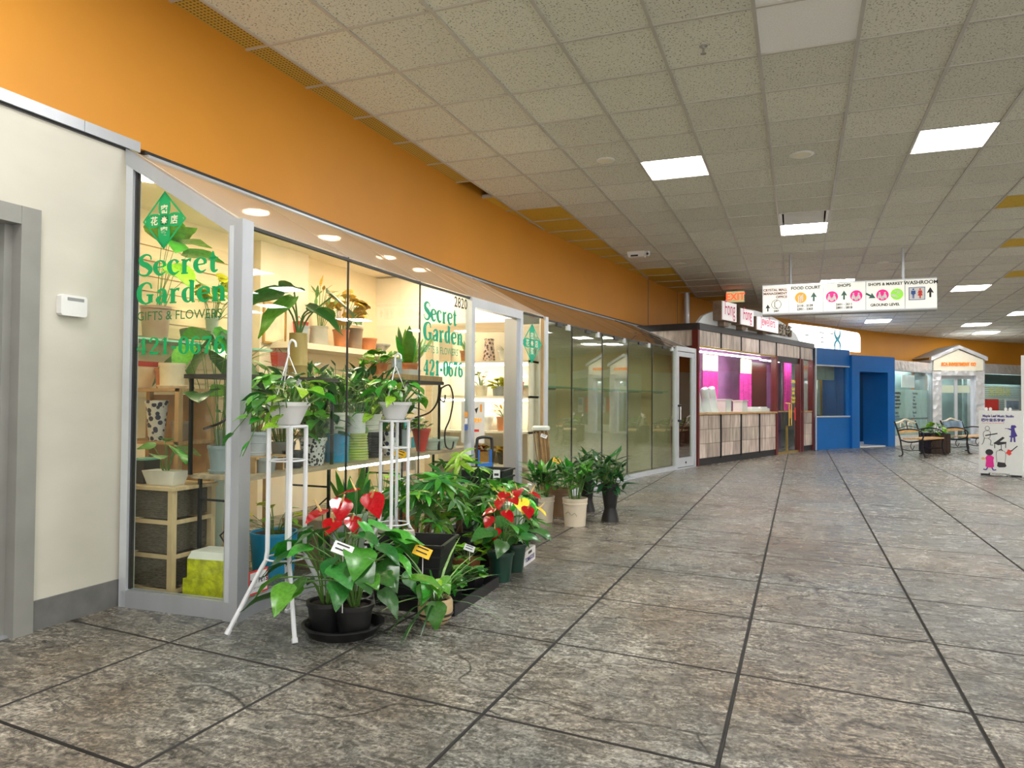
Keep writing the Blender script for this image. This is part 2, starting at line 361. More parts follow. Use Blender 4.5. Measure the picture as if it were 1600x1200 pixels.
# ------------------------------------------------------------------ floor
fl = struct('floor')
MB().box(-8, 13, -5, 33, -.12, -.010).build('floor_bed', 'grout', fl)
FX0, FPX, FY0, FPY, FSK = -.25, .86, 3.346, .875, -.095
def slab_mesh():
    mb = MB(); g = .003; i = .0085
    def ring(e, z): return [(x, y+FSK*x, z) for x, y in ((e,e),(FPX-e,e),(FPX-e,FPY-e),(e,FPY-e))]
    vs = ring(g, -.03)+ring(g, -.009)+ring(i, 0.)
    fs = [(8,9,10,11)]+[(a+j, a+(j+1) % 4, a+4+(j+1) % 4, a+4+j) for a in (0, 4) for j in range(4)]
    return mb.add(vs, fs)
def two_tone(me):        # dark sealed joint faces round the stamped top
    me.materials.append(MATS['grout'])
    for p in me.polygons: p.material_index = 0 if p.normal.z > .95 else 1
    return me
slab_me = two_tone(slab_mesh().mesh('slab', 'stamped_slate'))
rest = MB()
for j in range(-9, 16):
    for k in range(-10, 34):
        x = FX0+FPX*j; y = FY0+FPY*k+FSK*(x-FX0)
        if y > 32 or x > 12: continue
        near = -4 <= j <= 6 and -2 <= k <= 19 and x < .33*y+2.2
        if near: link('slab', slab_me, fl, (x, y, 0))
        else:
            b = slab_mesh(); rest.add([(p[0]+x, p[1]+y, p[2]) for p in b.v], b.f)
two_tone(rest.build('slab_field', 'stamped_slate', fl, kind='stuff').data)

# ------------------------------------------------------------------ ceiling
ce = struct('ceiling')
def strip(x0, x1, z):   # deck above the grid, following the ceiling slope
    ys = [-5, 13.35, 33]; vs = []; 
    for y in ys: vs += [(x0, y, cz(y)+z), (x1, y, cz(y)+z), (x0, y, cz(y)+z+.05), (x1, y, cz(y)+z+.05)]
    fs = []
    for a in (0, 4): fs += [(a, a+4, a+5, a+1), (a+2, a+3, a+7, a+6), (a, a+2, a+6, a+4), (a+1, a+5, a+7, a+3)]
    return vs, fs
MB().add(*strip(-5, 13, .16)).build('ceiling_deck', 'void_dark', ce)
TX0, TPX, TY0, TPY = -.90, .635, 5.44, .675
XL = [TX0+TPX*j for j in range(-5, 20)]; YL = [TY0+TPY*k for k in range(-14, 38)]
def clip(poly):        # keep the corridor side of the curved wall (region is convex)
    for (ax, ay), (bx, by) in zip(WP, WP[1:]):
        nx, ny = (by-ay), -(bx-ax); out = []
        s = [nx*(x-ax)+ny*(y-ay)-.002 for x, y in poly]
        for i in range(len(poly)):
            j = (i+1) % len(poly)
            if s[i] >= 0: out.append(poly[i])
            if (s[i] >= 0) != (s[j] >= 0):
                t = s[i]/(s[i]-s[j]); out.append((poly[i][0]+(poly[j][0]-poly[i][0])*t, poly[i][1]+(poly[j][1]-poly[i][1])*t))
        poly = out
        if len(poly) < 3: return []
    return poly
LIGHTS = [(-1,3),(3,3),(1,8),(2,15),(6,17),(9,23),(8,26),(4,24),(-1,-3),(3,-3),(-1,-9),(3,-9),(7,3),(7,-3),(7,9),(10,12),(9,29),(10,19),(11,6),(5,-6),(13,16),(8,6),(8,12),(11,9),(11,15),(-3,-6)]  # a few out-of-view panels on the right are added to brighten the distance
VENT = (1, 7); WHITE = [(1,-1),(1,-2)]; HOLE = []
def tile_kind(j, k, poly):
    y = TY0+TPY*k
    if j <= -5: return 'vent' if k < 3 else 'yellow'
    if j == -4 and 5 <= k: return 'yellow'
    if j == -3 and 12 <= k: return 'yellow'
    if j == -2 and 17 <= k: return 'yellow'
    if (j, k) in ((5,7),(6,11),(7,15),(6,7),(7,11),(8,15)): return 'yellow'
    return 'plain'
KM = {'vent': 'yellow_vent', 'yellow': 'yellow_tile', 'plain': 'acoustic_tile', 'white': 'white_tile'}
flat = {}; far_tiles = {k: MB() for k in KM}
for j in range(-5, 19):
    for k in range(-14, 37):
        x0 = TX0+TPX*j+.009; y0 = TY0+TPY*k+.009; x1 = x0+TPX-.018; y1 = y0+TPY-.018
        if (j, k) in LIGHTS or (j, k) == VENT or (j, k) in HOLE: continue
        if j == -5 and k == 3: continue
        poly = clip([(x0,y0),(x1,y0),(x1,y1),(x0,y1)])
        if not poly: continue
        kd = 'white' if (j, k) in WHITE else tile_kind(j, k, poly)
        full = len(poly) == 4 and abs(poly[0][0]-x0) < 1e-6 and abs(poly[3][0]-x0) < 1e-6
        mk = lambda ox, oy: MB().prism([(x-ox, y-oy) for x, y in poly], (lambda x, y: cz(y+oy)-cz(oy)), (lambda x, y: cz(y+oy)-cz(oy)+.016))
        near = -3 <= k <= 19 and j <= 9 and x0 < .30*y0+1.0
        if not near:
            t = mk(0, 0); far_tiles[kd].add([(a, b, c+cz(0)) for a, b, c in t.v], t.f); continue
        key = (kd, y0 > 13) if full and not (y0 < 13.35 < y1) else None
        if key and key in flat: me = flat[key]
        else:
            me = mk(x0, y0).mesh('ceiling_tile', KM[kd])
            if key: flat[key] = me
        link('ceiling_tile', me, ce, (x0, y0, cz(y0)))
for kd, mb in far_tiles.items():
    if mb.f: mb.build('ceiling_tile_field', KM[kd], ce, kind='stuff')
for x in XL:
    ys = [y for y in [-5+.5*i for i in range(76)] if wx(y) < x]
    if not ys: continue
    y0, y1 = ys[0], min(ys[-1], 32.)
    mb = MB()
    if y0 < 13.35: mb.box(x-.012, x+.012, y0, min(y1, 13.35), CZ-.010, CZ+.03)
    if y1 > 13.35:
        a = max(y0, 13.35); mb.add([(x+s*.012, y, cz(y)+z) for y in (a, y1) for s, z in ((-1,-.010),(1,-.010),(1,.03),(-1,.03))], [(0,1,2,3),(7,6,5,4),(0,4,5,1),(1,5,6,2),(2,6,7,3),(3,7,4,0)])
    mb.build('grid_bar', 't_bar', ce)
for y in YL:
    if y > 30: continue
    MB().box(wx(y), 12, y-.010, y+.010, cz(y)-.009, cz(y)+.03).build('cross_bar', 't_bar', ce)

# ------------------------------------------------------------------ fascia (curved orange wall over the shops)
def dense(pts, step=.6):
    out = [pts[0]]
    for p, q in zip(pts, pts[1:]):
        n = max(1, int(math.hypot(q[0]-p[0], q[1]-p[1])/step))
        out += [(p[0]+(q[0]-p[0])*i/n, p[1]+(q[1]-p[1])*i/n) for i in range(1, n+1)]
    return out
def wall_strip(pts, z0, z1, t):
    vs = []; fs = []
    for i, (x, y) in enumerate(pts):
        a = pts[max(i-1, 0)]; b = pts[min(i+1, len(pts)-1)]; dx, dy = b[0]-a[0], b[1]-a[1]; l = math.hypot(dx, dy); nx, ny = -dy/l*t, dx/l*t
        zt = z1(y) if callable(z1) else z1
        vs += [(x, y, z0), (x, y, zt), (x+nx, y+ny, zt), (x+nx, y+ny, z0)]
    for i in range(len(pts)-1):
        k = i*4
        for a in range(4): fs.append((k+a, k+4+a, k+4+(a+1) % 4, k+(a+1) % 4))
    return MB().add(vs, fs+[(0,1,2,3), (len(vs)-1, len(vs)-2, len(vs)-3, len(vs)-4)])
def chaikin(p, n=2):
    for _ in range(n):
        q = [p[0]]
        for a, b in zip(p, p[1:]): q += [(a[0]*.75+b[0]*.25, a[1]*.75+b[1]*.25), (a[0]*.25+b[0]*.75, a[1]*.25+b[1]*.75)]
        p = q+[p[-1]]
    return p
WC = chaikin([WP[0], (-3.64, 3.0)]+WP[1:])
fa = struct('wall_fascia')
wall_strip(WC, 2.655, lambda y: cz(y)+.14, .12).build('fascia_panel', 'orange_paint', fa)
mb = MB()
for y in (14.55, 16.1): mb.bar((wx(y)+.004, y, 2.66), (wx(y)+.004, y, cz(y)), .012)
mb.build('panel_seam', 'base_grey', fa)
wall_strip([p for p in WC if 3.05 < p[1] < 15], 2.628, 2.656, .06).build('dark_channel', 'black_trim', fa)  # black bar running along the wall below the orange
mb = MB()
for p, q in zip(WC, WC[1:]):
    if 3.0 < p[1] < 14.5: mb.bar((p[0]+.012, p[1], 2.612), (q[0]+.012, q[1], 2.612), .03, .028)
mb.build('glazing_track', 'aluminium', fa)

# ------------------------------------------------------------------ left wall with service door
wl = struct('wall_left')
DY0, DY1, DZ = 1.50, 2.50, 2.06
MB().box(-3.72, -3.6, -5, DY0, 0, 2.60).build('wall_panel', 'cream_wall', wl)
MB().box(-3.72, -3.6, DY1, 3.10, 0, 2.60).build('wall_panel', 'cream_wall', wl)
MB().box(-3.72, -3.6, DY0, DY1, DZ, 2.60).build('wall_panel', 'cream_wall', wl)
tr = struct('trim_1')
MB().box(-3.70, -3.575, -5, 2.80, 2.605, 2.665).build('cap_strip', 'aluminium', tr)
MB().box(-3.70, -3.575, 2.803, 3.16, 2.605, 2.665).build('cap_strip', 'aluminium', tr)
MB().box(-3.70, -3.592, -5, 3.10, 2.594, 2.606).build('cap_gap', 'black_trim', tr)
bl = struct('baseboard_left')
MB().box(-3.602, -3.588, DY1+.07, 3.09, 0, .15).build('base_strip', 'base_grey', bl)
MB().box(-3.602, -3.588, -5, DY0-.07, 0, .15).build('base_strip', 'base_grey', bl)
d1 = struct('door_1')
for y in (DY0, DY1):
    s = 1 if y == DY1 else -1
    MB().box(-3.74, -3.565, min(y-s*.035, y+s*.065), max(y-s*.035, y+s*.065), 0, DZ+.06).build('door_jamb', 'frame_grey', d1)
    MB().box(-3.74, -3.63, min(y-s*.075, y-s*.034), max(y-s*.075, y-s*.034), 0, DZ-.02).build('door_stop', 'frame_grey', d1)
MB().box(-3.74, -3.567, DY0+.035, DY1-.035, DZ-.03, DZ+.06).build('door_head', 'frame_grey', d1)
MB().box(-3.715, -3.67, DY0+.04, DY1-.04, .01, DZ-.035).build('door_leaf', 'door_grey', d1)
h = MB().box(-3.67, -3.655, 2.29, 2.36, .94, 1.06).tube([(-3.66,2.33,1.0),(-3.60,2.33,1.0),(-3.60,2.21,1.0)], .011).build('lever_handle', 'steel', d1)
MB().box(-3.80, -3.60, DY0, DY1, 0, .012).build('threshold', 'aluminium', d1)
MB().box(-4.3, -4.25, 1.2, 2.8, 0, 2.3).build('room_beyond', 'void_dark', d1)

# right-hand side of the mall, out of the frame but seen in the shop glass
wf_ = struct('wall_far')
wall_strip([p for p in WC if p[1] > 14.3], 0, 2.656, .12).build('wall_panel', 'orange_paint', wf_)
wr = struct('wall_right')
MB().box(9.5, 9.65, 8, 31, 0, 2.4).build('wall_panel', 'cream_wall', wr)
MB().box(9.5, 9.65, 8, 31, 2.4, 3.7).build('fascia_panel', 'orange_paint', wr)
# ------------------------------------------------------------------ flower shop shell
def pane(name, poly, m, parent, t=.008): return MB().xz(poly, -t/2, t/2).build(name, m, parent)
sh = struct('window_1', *frame((-3.565,3.10), A)[:2]); L1 = frame((-3.565,3.10), A)[2]
MB().box(-.015, .035, -.03, .03, 0, 2.56).build('post', 'aluminium_light', sh)
MB().box(.035, .048, -.012, .012, .10, 2.5).build('seal', 'black_trim', sh)
MB().box(0, L1-.03, -.03, .03, 0, .095).build('bottom_rail', 'aluminium', sh)
MB().add(*(lambda v: (v, [(0,1,2,3),(7,6,5,4),(0,4,5,1),(1,5,6,2),(2,6,7,3),(3,7,4,0)]))(
    [(-.02,-.032,2.51),(-.02,-.032,2.60),(-.02,.032,2.60),(-.02,.032,2.51),(L1-.02,-.032,2.05),(L1-.02,-.032,2.14),(L1-.02,.032,2.14),(L1-.02,.032,2.05)])).build('sloping_rail', 'aluminium', sh)
pane('glass_pane', [(.05,.095),(L1-.04,.095),(L1-.04,2.07),(.05,2.49)], 'shop_glass', sh)
post = MB().box(-.045, .045, -.045, .045, 0, 2.135)
pst = post.build('corner_post', 'aluminium', sh, (L1, 0, 0))
MB().box(-.046, -.02, -.05, -.0445, .1, 2.1).build('post_bead', 'aluminium_light', sh, (L1+.012, 0, 0))
fc = [A, B, C, D]
for i, (P, Q) in enumerate(zip(fc, fc[1:])):
    loc, a, L = frame(P, Q); w = struct('window_%d' % (i+2), loc, a)
    x0 = .05 if i == 0 else .0015; x1 = L-.0015 if i < 2 else L-.03
    pane('glass_pane', [(x0,.09),(x1,.09),(x1,2.105),(x0,2.105)], 'shop_glass', w)
    MB().box(x0-.02 if i else x0, x1, -.025, .025, 0, .088).build('bottom_rail', 'aluminium', w)
    MB().box(x0, x1, -.012, .012, 2.105, 2.122).build('top_seal', 'black_trim', w)
    if i: MB().box(-.004, .004, -.006, .006, .09, 2.105).build('joint', 'dark_seal', w, (0,0,0))
# doorway
loc, a, L = frame(D, E_); dr = struct('door_2', loc, a)
MB().box(-.032, .032, -.035, .035, 0, 2.12).build('door_jamb', 'aluminium_light', dr)
MB().box(L-.032, L+.032, -.035, .035, 0, 2.12).build('door_jamb', 'aluminium_light', dr)
MB().box(.032, L-.032, -.035, .035, 2.035, 2.12).build('door_head', 'aluminium_light', dr)
MB().box(L-.10, L-.032, -.02, .12, 0, 2.035).build('inner_jamb', 'aluminium', dr)
MB().box(.03, L-.03, -.03, .05, 0, .012).build('threshold', 'aluminium', dr)
lf = struct('door_3', (E_[0]-.06, E_[1]-.06, 0), R(186))      # leaf swung open into the shop
LW = .96
for x in (0, LW-.075): MB().box(x, x+.075, -.02, .02, .02, 2.0).build('door_stile', 'wood_pale' if 0 else 'slat_cream', lf)
MB().box(.075, LW-.075, -.02, .02, 1.90, 2.0).build('door_rail', 'slat_cream', lf)
MB().box(.075, LW-.075, -.02, .02, .02, .22).build('door_rail', 'slat_cream', lf)
pane('glass_pane', [(.075,.22),(LW-.075,.22),(LW-.075,1.9),(.075,1.9)], 'clear_glass', lf)
MB().tube([(.25,-.02,1.96),(.4,-.10,1.97),(.6,-.05,1.97)], .01).build('door_closer', 'dark_seal', lf)
loc, a, L = frame(E_, F_); w = struct('window_5', loc, a)
pane('glass_pane', [(.035,.09),(L-.03,.09),(L-.03,2.10),(.035,2.10)], 'shop_glass', w)
MB().box(.03, L-.03, -.025, .025, 0, .088).build('bottom_rail', 'aluminium', w)
MB().box(.03, L-.03, -.012, .012, 2.10, 2.118).build('top_seal', 'black_trim', w)
MB().box(L-.04, L-.025, -.015, .015, .09, 2.10).build('side_seal', 'wood_warm', w)
MB().box(L-.026, L+.045, -.04, .04, 0, 2.12).build('post', 'aluminium_light', w)
# sloping glazing over both shops
rf = struct('trim_2')
def roof_row(pts, zb, m, joint=True):
    for i, (P, Q) in enumerate(zip(pts, pts[1:])):
        g = .006
        tp = (wx(P[1])+.03, P[1]+g, 2.602); tq = (wx(Q[1])+.03, Q[1]-g, 2.602)
        MB().slab([(P[0], P[1]+g, zb), (Q[0], Q[1]-g, zb), tq, tp], .008).build('roof_pane', m, rf)
        if joint and i: MB().bar((P[0], P[1], zb-.002), (tp[0], P[1], 2.60), .012, .014).build('roof_joint', 'black_trim', rf)
roof_row([(A[0],A[1]+.03), B, C, D, E_, F_], 2.128, 'roof_glass')
roof_row(G, 2.10, 'roof_glass_brown')
MB().bar((F_[0], F_[1], 2.115), (wx(F_[1])+.03, F_[1], 2.60), .03, .03).build('roof_rafter', 'aluminium', rf)
MB().bar((G[5][0], G[5][1], 2.10), (wx(G[5][1])+.03, G[5][1], 2.60), .025, .025).build('roof_rafter', 'dark_seal', rf)
MB().bar((G[6][0], G[6][1], 2.10), (wx(G[6][1])+.03, G[6][1], 2.60), .03, .03).build('roof_rafter', 'aluminium', rf)
# shop interior
wi = struct('wall_back')
MB().box(-5.12, -5.0, 2.3, 9.0, 0, 2.8).build('wall_panel', 'shop_wall', wi)
MB().box(-5.0, -3.73, 3.10, 3.16, 0, 2.7).build('wall_panel', 'shop_wall', wi)
MB().box(-5.0, -2.76, 8.0, 8.10, 0, 2.06).build('wall_panel', 'shop_wall_pale', wi)
MB().box(-5.0, -3.72, 8.0, 8.10, 2.06, 2.7).build('wall_panel', 'shop_wall_pale', wi)
MB().box(-5.0, -4.9, 5.75, 6.5, .0, 2.8).build('pale_panel', 'shop_wall_pale', wi)
MB().box(-5.1, -3.73, 2.6, 8.1, 2.72, 2.78).build('shop_ceiling', 'shop_wall_pale', wi)
for i in range(11): MB().box(-5.0, -4.975, 3.17, 5.72, 1.18+.125*i, 1.18+.125*i+.115).build('slat', 'slat_cream', wi)

# ------------------------------------------------------------------ empty glazed shop
mat('olive_lining', (.82,.78,.58), .85, var=.12, scale=1.3, wob=True)
mat('lining_floor', (.40,.38,.30), .6, var=.1, scale=2)
mat('teal_glass_edge', (.25,.62,.50), .25, var=.05)
for i in range(5):
    P, Q = G[i], G[i+1]; loc, a, L = frame(P, Q); w = struct('window_%d' % (i+6), loc, a)
    x0 = .05 if i == 0 else .003
    pane('glass_pane', [(x0,.07),(L-.003,.07),(L-.003,2.085),(x0,2.085)], 'empty_shop_glass', w, .01)
    MB().box(x0, L, -.025, .025, 0, .07).build('bottom_rail', 'aluminium_light', w)
    MB().box(x0, L, -.008, .008, 2.085, 2.1).build('top_seal', 'dark_seal', w)
    if i: MB().box(-.006, .006, -.008, .008, .07, 2.085).build('joint', 'dark_seal', w)
    MB().box(L*.42, L*.42+.16, -.016, .016, 2.05, 2.10).build('clamp', 'dark_seal', w)
    MB().box(L*.8, L*.8+.08, -.016, .016, 2.03, 2.10).build('clamp', 'aluminium_light', w)
li = struct('wall_empty_shop')
off = [(x-.42, y+.07) for x, y in G]; off[0] = (G[0][0]-.42, 8.13)
wall_strip(off, 0, 2.27, .05).build('lining', 'olive_lining', li)
gs = thing('glass_shelf', 'green-edged glass shelf running inside the empty glazed shop', 'shelf', (0,0,0))
mb = MB(); so = [(x-.22, y+.04) for x, y in G[:6]]
for p, q in zip(so, so[1:]): mb.bar((p[0], p[1], 1.34), (q[0], q[1], 1.34), .2, .018)
mb.build('shelf_plate', 'teal_glass_edge', gs)
for p in so[1:]: MB().bar((p[0]-.2, p[1]+.03, 1.32), (p[0], p[1], 1.32), .02, .02).build('bracket', 'aluminium', gs)
loc, a, L = frame(G[5], G[6]); d4 = struct('door_4', loc, a)
MB().box(-.03, .03, -.035, .035, 0, 2.13).build('door_jamb', 'aluminium_light', d4)
MB().box(L-.04, L+.03, -.035, .035, 0, 2.13).build('door_jamb', 'aluminium_light', d4)
MB().box(.03, L-.04, -.035, .035, 2.05, 2.13).build('door_head', 'aluminium_light', d4)
for x in (.035, L-.125): MB().box(x, x+.08, -.022, .022, .03, 2.04).build('door_stile', 'aluminium_light', d4)
MB().box(.115, L-.125, -.022, .022, 1.96, 2.04).build('door_rail', 'aluminium_light', d4)
MB().box(.115, L-.125, -.022, .022, .03, .19).build('door_rail', 'aluminium_light', d4)
MB().disc(L/2, .10, .02, .02, -.03, -.02, 10).build('lock', 'black_trim', d4)
pane('glass_pane', [(.115,.19),(L-.125,.19),(L-.125,1.96),(.115,1.96)], 'empty_shop_glass', d4)
hd = MB().tube([(.075,-.07,.82),(.075,-.07,1.12)], .011).build('pull_handle', 'steel', d4)
for z in (.84, 1.10): MB().tube([(.075,-.02,z),(.075,-.085,z)], .02).build('handle_mount', 'black_trim', hd)
MB().box(0, L, -.04, .02, 0, .02).build('threshold', 'aluminium_light', d4)
# ------------------------------------------------------------------ jewellery shop
mat('stone_tile', (.36,.29,.24), .35, var=.35, scale=3.2, stretch=(4,4,.7), objrand=.22, col2=(.70,.60,.52))
mat('maroon', (.13,.018,.015), .3, var=.15, scale=4)
mat('brass', (.62,.42,.12), .28, metal=.9, var=.08)
mat('pink_cloth', (.85,.05,.42), .6, var=.2, scale=6, stretch=(1,1,5), bump=.4)
mat('cream_cloth', (.88,.78,.50), .6, var=.1)
mat('purple_back', (.36,.13,.34), .6, var=.35, scale=2)
mat('sign_board', (.74,.78,.80), .35, var=.04)
mat('letter_white', (1.,.95,.96), .4, var=.0, emit=.18)
mat('letter_pink', (.70,.03,.16), .4, var=.05)
mat('letter_side', (.22,.15,.10), .5, var=.2)
mat('gold_letter', (.22,.17,.10), .35, metal=.4, var=.3, scale=20)
mat('yellow_print', (.95,.80,.05), .5, var=.05)
mat('orange_print', (.90,.35,.04), .5, var=.05)
mat('red_print', (.75,.05,.04), .5, var=.05)
mat('white_print', (.85,.85,.83), .5, var=.03)
mat('black_print', (.03,.03,.035), .5, var=.1)
J0, J3 = (-1.76,13.72), (.265,19.56)
loc, a, JL = frame(J0, J3)
jw = thing('jewellery_shop', 'jewellery shop front of marbled stone tiles, maroon posts and pink-draped display window', 'shop', loc, a)
MB().box(-.02, JL+.02, -.07, .9, 2.49, 2.61).build('cornice', 'black_trim', jw)
bays = [0, .94, 1.88, 2.82, 3.77, 5.26, JL]
for i in range(6):
    x0, x1 = bays[i]+.03, bays[i+1]-.03
    half = (x0+x1)/2 if i != 4 else x0+.75
    for u, v in ((x0, half-.004), (half+.004, x1)): MB().box(u, v, -.045, 0, 2.205, 2.487).build('stone_tile', 'stone_tile', jw)
    MB().box(x0-.03, x0, -.05, .02, 2.2, 2.49).build('divider', 'black_trim', jw)
    if i in (0,1,2,3,5):
        for r in range(3):
            h0 = .13+.265*r; sp = x0+(x1-x0)*(.36, .62, .42, .5)[(i+r) % 4]
            for u, v in ((x0, sp-.004), (sp+.004, x1)): MB().box(u, v, -.04, 0, h0+.003, h0+.262).build('stone_tile', 'stone_tile', jw)
        MB().box(x0-.03, x0, -.05, .02, .1, .93).build('divider', 'black_trim', jw)
MB().box(0, 3.77, -.03, .02, 0, .125).build('plinth', 'black_trim', jw)
MB().box(5.26, JL, -.03, .02, 0, .125).build('plinth', 'black_trim', jw)
MB().box(0, 3.80, .0, .1, .12, .93).build('base_wall', 'black_trim', jw); MB().box(5.28, JL, .0, .1, .12, .93).build('base_wall', 'black_trim', jw)
MB().box(0, JL, .0, .1, 2.2, 2.49).build('head_wall', 'black_trim', jw)
MB().box(-.01, 3.78, -.07, .75, .93, .965).build('counter', 'wood_warm', jw)
MB().box(5.28, JL, -.05, .5, .93, .965).build('counter', 'wood_warm', jw)
MB().box(.02, 3.76, -.05, -.01, 2.165, 2.2).build('gold_trim', 'brass', jw)
for u in (3.72, 5.2, 5.36, JL-.09): MB().box(u, u+.11, -.06, .06, 0, 2.2).build('post', 'maroon', jw)
MB().box(-.06, .0, -.06, .06, 0, 2.49).build('post', 'maroon', jw)
pane('window_pane', [(.02,.965),(1.87,.965),(1.87,2.165),(.02,2.165)], 'clear_glass', jw)
pane('window_pane', [(1.885,.965),(3.72,.965),(3.72,2.165),(1.885,2.165)], 'clear_glass', jw)
pane('window_pane', [(5.47,.965),(JL-.09,.965),(JL-.09,2.19),(5.47,2.19)], 'clear_glass', jw)
MB().box(0, JL, .75, .8, 0, 2.5).build('back_wall', 'purple_back', jw)
MB().box(.0, .05, .0, .8, .95, 2.5).build('side_wall', 'maroon', jw)
MB().box(.4, 3.5, .2, .3, 2.12, 2.14).build('strip_light', 'led_white', jw)
MB().box(5.5, 6.0, .2, .28, 2.15, 2.17).build('strip_light', 'led_white', jw)
MB().box(4.0, 5.0, .35, .42, 2.12, 2.14).build('strip_light', 'led_white', jw)
for u, v, zt, m in ((.80,1.05,1.75,'pink_cloth'),(1.18,1.88,1.78,'pink_cloth'),(2.95,3.6,1.80,'pink_cloth'),(1.18,1.88,2.12,'cream_cloth'),(3.0,3.6,2.12,'cream_cloth'),(5.55,6.05,2.15,'pink_cloth')):
    z0 = .97 if m[0] == 'p' else 1.80
    mb = MB(); n = 10
    vs = []; fs = []
    for i in range(n+1):
        x = u+(v-u)*i/n; y = .45+.025*math.sin(i*1.9); vs += [(x, y, z0), (x, y, zt), (x, y+.012, zt), (x, y+.012, z0)]
    for i in range(n):
        for q in range(4): fs.append((i*4+q, i*4+4+q, i*4+4+(q+1) % 4, i*4+(q+1) % 4))
    mb.add(vs, fs).build('drape', m, jw, smooth=True)
# double door
for u, v in ((3.84,4.50),(4.53,5.19)): pane('door_pane', [(u,.05),(v,.05),(v,2.08),(u,2.08)], 'clear_glass', jw)
MB().box(3.83, 5.2, -.03, .03, 2.08, 2.2).build('door_head', 'black_trim', jw)
MB().box(3.83, 5.2, -.03, .03, 0, .05).build('door_sill', 'brass', jw)
for u in (4.44, 4.59): MB().tube([(u,-.01,.62),(u,-.08,.64),(u,-.08,1.13),(u,-.01,1.15)], .016).build('pull_handle', 'brass', jw)
MB().box(4.49, 4.54, -.02, .02, .05, .6).build('floor_lock', 'brass', jw)
for r, z in enumerate((1.62,1.45,1.36,1.24,1.16)):
    text('window_print', ('OPEN','Gold','Jade','Watch','Repair')[r] , .10, 'yellow_print', jw, 4.9, -.012, z, offset=.003)
MB().box(4.62, 4.74, -.012, -.006, .80, 1.0).build('notice', 'orange_print', jw); MB().box(4.98, 5.06, -.012, -.006, .75, 1.05).build('notice', 'red_print', jw)
MB().box(3.9, 5.1, .7, .74, 0, 2.1).build('inner_screen', 'maroon', jw)
# side face towards the glazed shop
sp = frame((-2.98,13.98), J0); js = MB().box(0, sp[2], -.02, .04, 2.2, 2.49).build('side_tile', 'stone_tile', jw)
js.matrix_parent_inverse = Matrix.LocRotScale(Vector(loc), Matrix.Rotation(a, 3, 'Z').to_quaternion(), None).inverted(); js.location = sp[0]; js.rotation_euler = (0,0,sp[1])
jb = MB().box(0, sp[2]+.05, -.06, .5, 2.49, 2.61).build('side_cornice', 'black_trim', jw); jb.matrix_parent_inverse = js.matrix_parent_inverse; jb.location = sp[0]; jb.rotation_euler = (0,0,sp[1])
jd = MB().box(0, sp[2], .0, .05, 0, 2.2).build('side_wall', 'maroon', jw); jd.matrix_parent_inverse = js.matrix_parent_inverse; jd.location = sp[0]; jd.rotation_euler = (0,0,sp[1])
# display busts on the counter
mat('bust_white', (.88,.88,.87), .4, var=.03)
def bust(x, y, h, kind, lab):
    b = thing('jewellery_stand', lab, 'stand', (loc[0]+math.cos(a)*x-math.sin(a)*y, loc[1]+math.sin(a)*x+math.cos(a)*y, .966), a)
    if kind == 'neck':
        MB().tube([(0,0,0),(.0,0,h*.3),(.03,0,h*.6),(-.05,0,h*.95),(-.11,0,h*.92)], [h*.28,h*.2,h*.16,h*.17,h*.06], 10).build('neck_form', 'bust_white', b, smooth=True)
        MB().box(-.13, .13, -.09, .09, 0, .02).build('base', 'bust_white', b)
    elif kind == 'block':
        MB().box(-.13, .13, -.1, .1, 0, h).build('pedestal', 'bust_white', b); MB().box(-.15, .15, -.12, .12, h, h+.02).build('top', 'bust_white', b)
    else:
        MB().box(-.24, .24, -.12, .12, 0, .07).build('tray', 'bust_white', b); MB().box(-.18, .2, -.08, .08, .07, .10).build('pad', 'bust_white', b)
bust(.45,.2,.38,'neck','white necklace form at the end of the jewellery counter beside the glass shop door')
bust(.76,.2,.46,'neck','tall white curved necklace form on the jewellery counter before the pink drape')
bust(1.06,.2,.48,'neck','tallest white curved necklace form on the jewellery counter')
bust(1.6,.2,.24,'block','white square pedestal carrying a small neck form on the jewellery counter')
bust(1.25,.25,.05,'neck','small white neck form') if 0 else None
bust(2.4,.2,.22,'block','plain white square pedestal on the jewellery counter past the window joint')
bust(2.95,.2,.1,'tray','low white display tray next to the plain pedestal on the jewellery counter')
bust(3.46,.2,.1,'tray','low white display tray beside the maroon door post of the jewellery shop')
# arched sign
sg = thing('arched_sign', 'white arched board with raised jewellery shop lettering on the black cornice', 'sign', (loc[0], loc[1], 2.612), a)
SW = 5.25; n = 26
MB().xz([(0,0)]+[(SW, 0)]+[(SW*(1-t/n), .02+.46*math.sin(PI*min(1, t/n))**.62) for t in range(1, n)], -.03, .03).build('board', 'sign_board', sg)
for k, (x, s) in enumerate(((.95,'Fong'),(1.78,'Fong'),(2.85,'Jewellers'))):
    w = (.62,.62,1.15)[k]; z = (.12,.10,.06)[k]; hgt = (.40,.36,.30)[k]
    MB().box(x-w/2-.03, x+w/2+.02, -.20, -.03, z-.02, z+hgt*.86).build('letter_box', 'letter_side', sg)
    MB().box(x-w/2, x+w/2, -.215, -.20, z-.01, z+hgt*.84).build('letter_face', 'letter_white', sg)
    text('letters', s, hgt, 'letter_pink', sg, x, -.22, z+.09, offset=.0, sx=(.62,.62,.72)[k])
    MB().box(x-.12, x+.1, -.15, -.03, 0, z-.02).build('letter_foot', 'letter_side', sg)
text('letters', '鳳鳳珠寶金行', .27, 'gold_letter', sg, 4.05, -.06, .08, ext=.02, offset=.004, sx=.75)

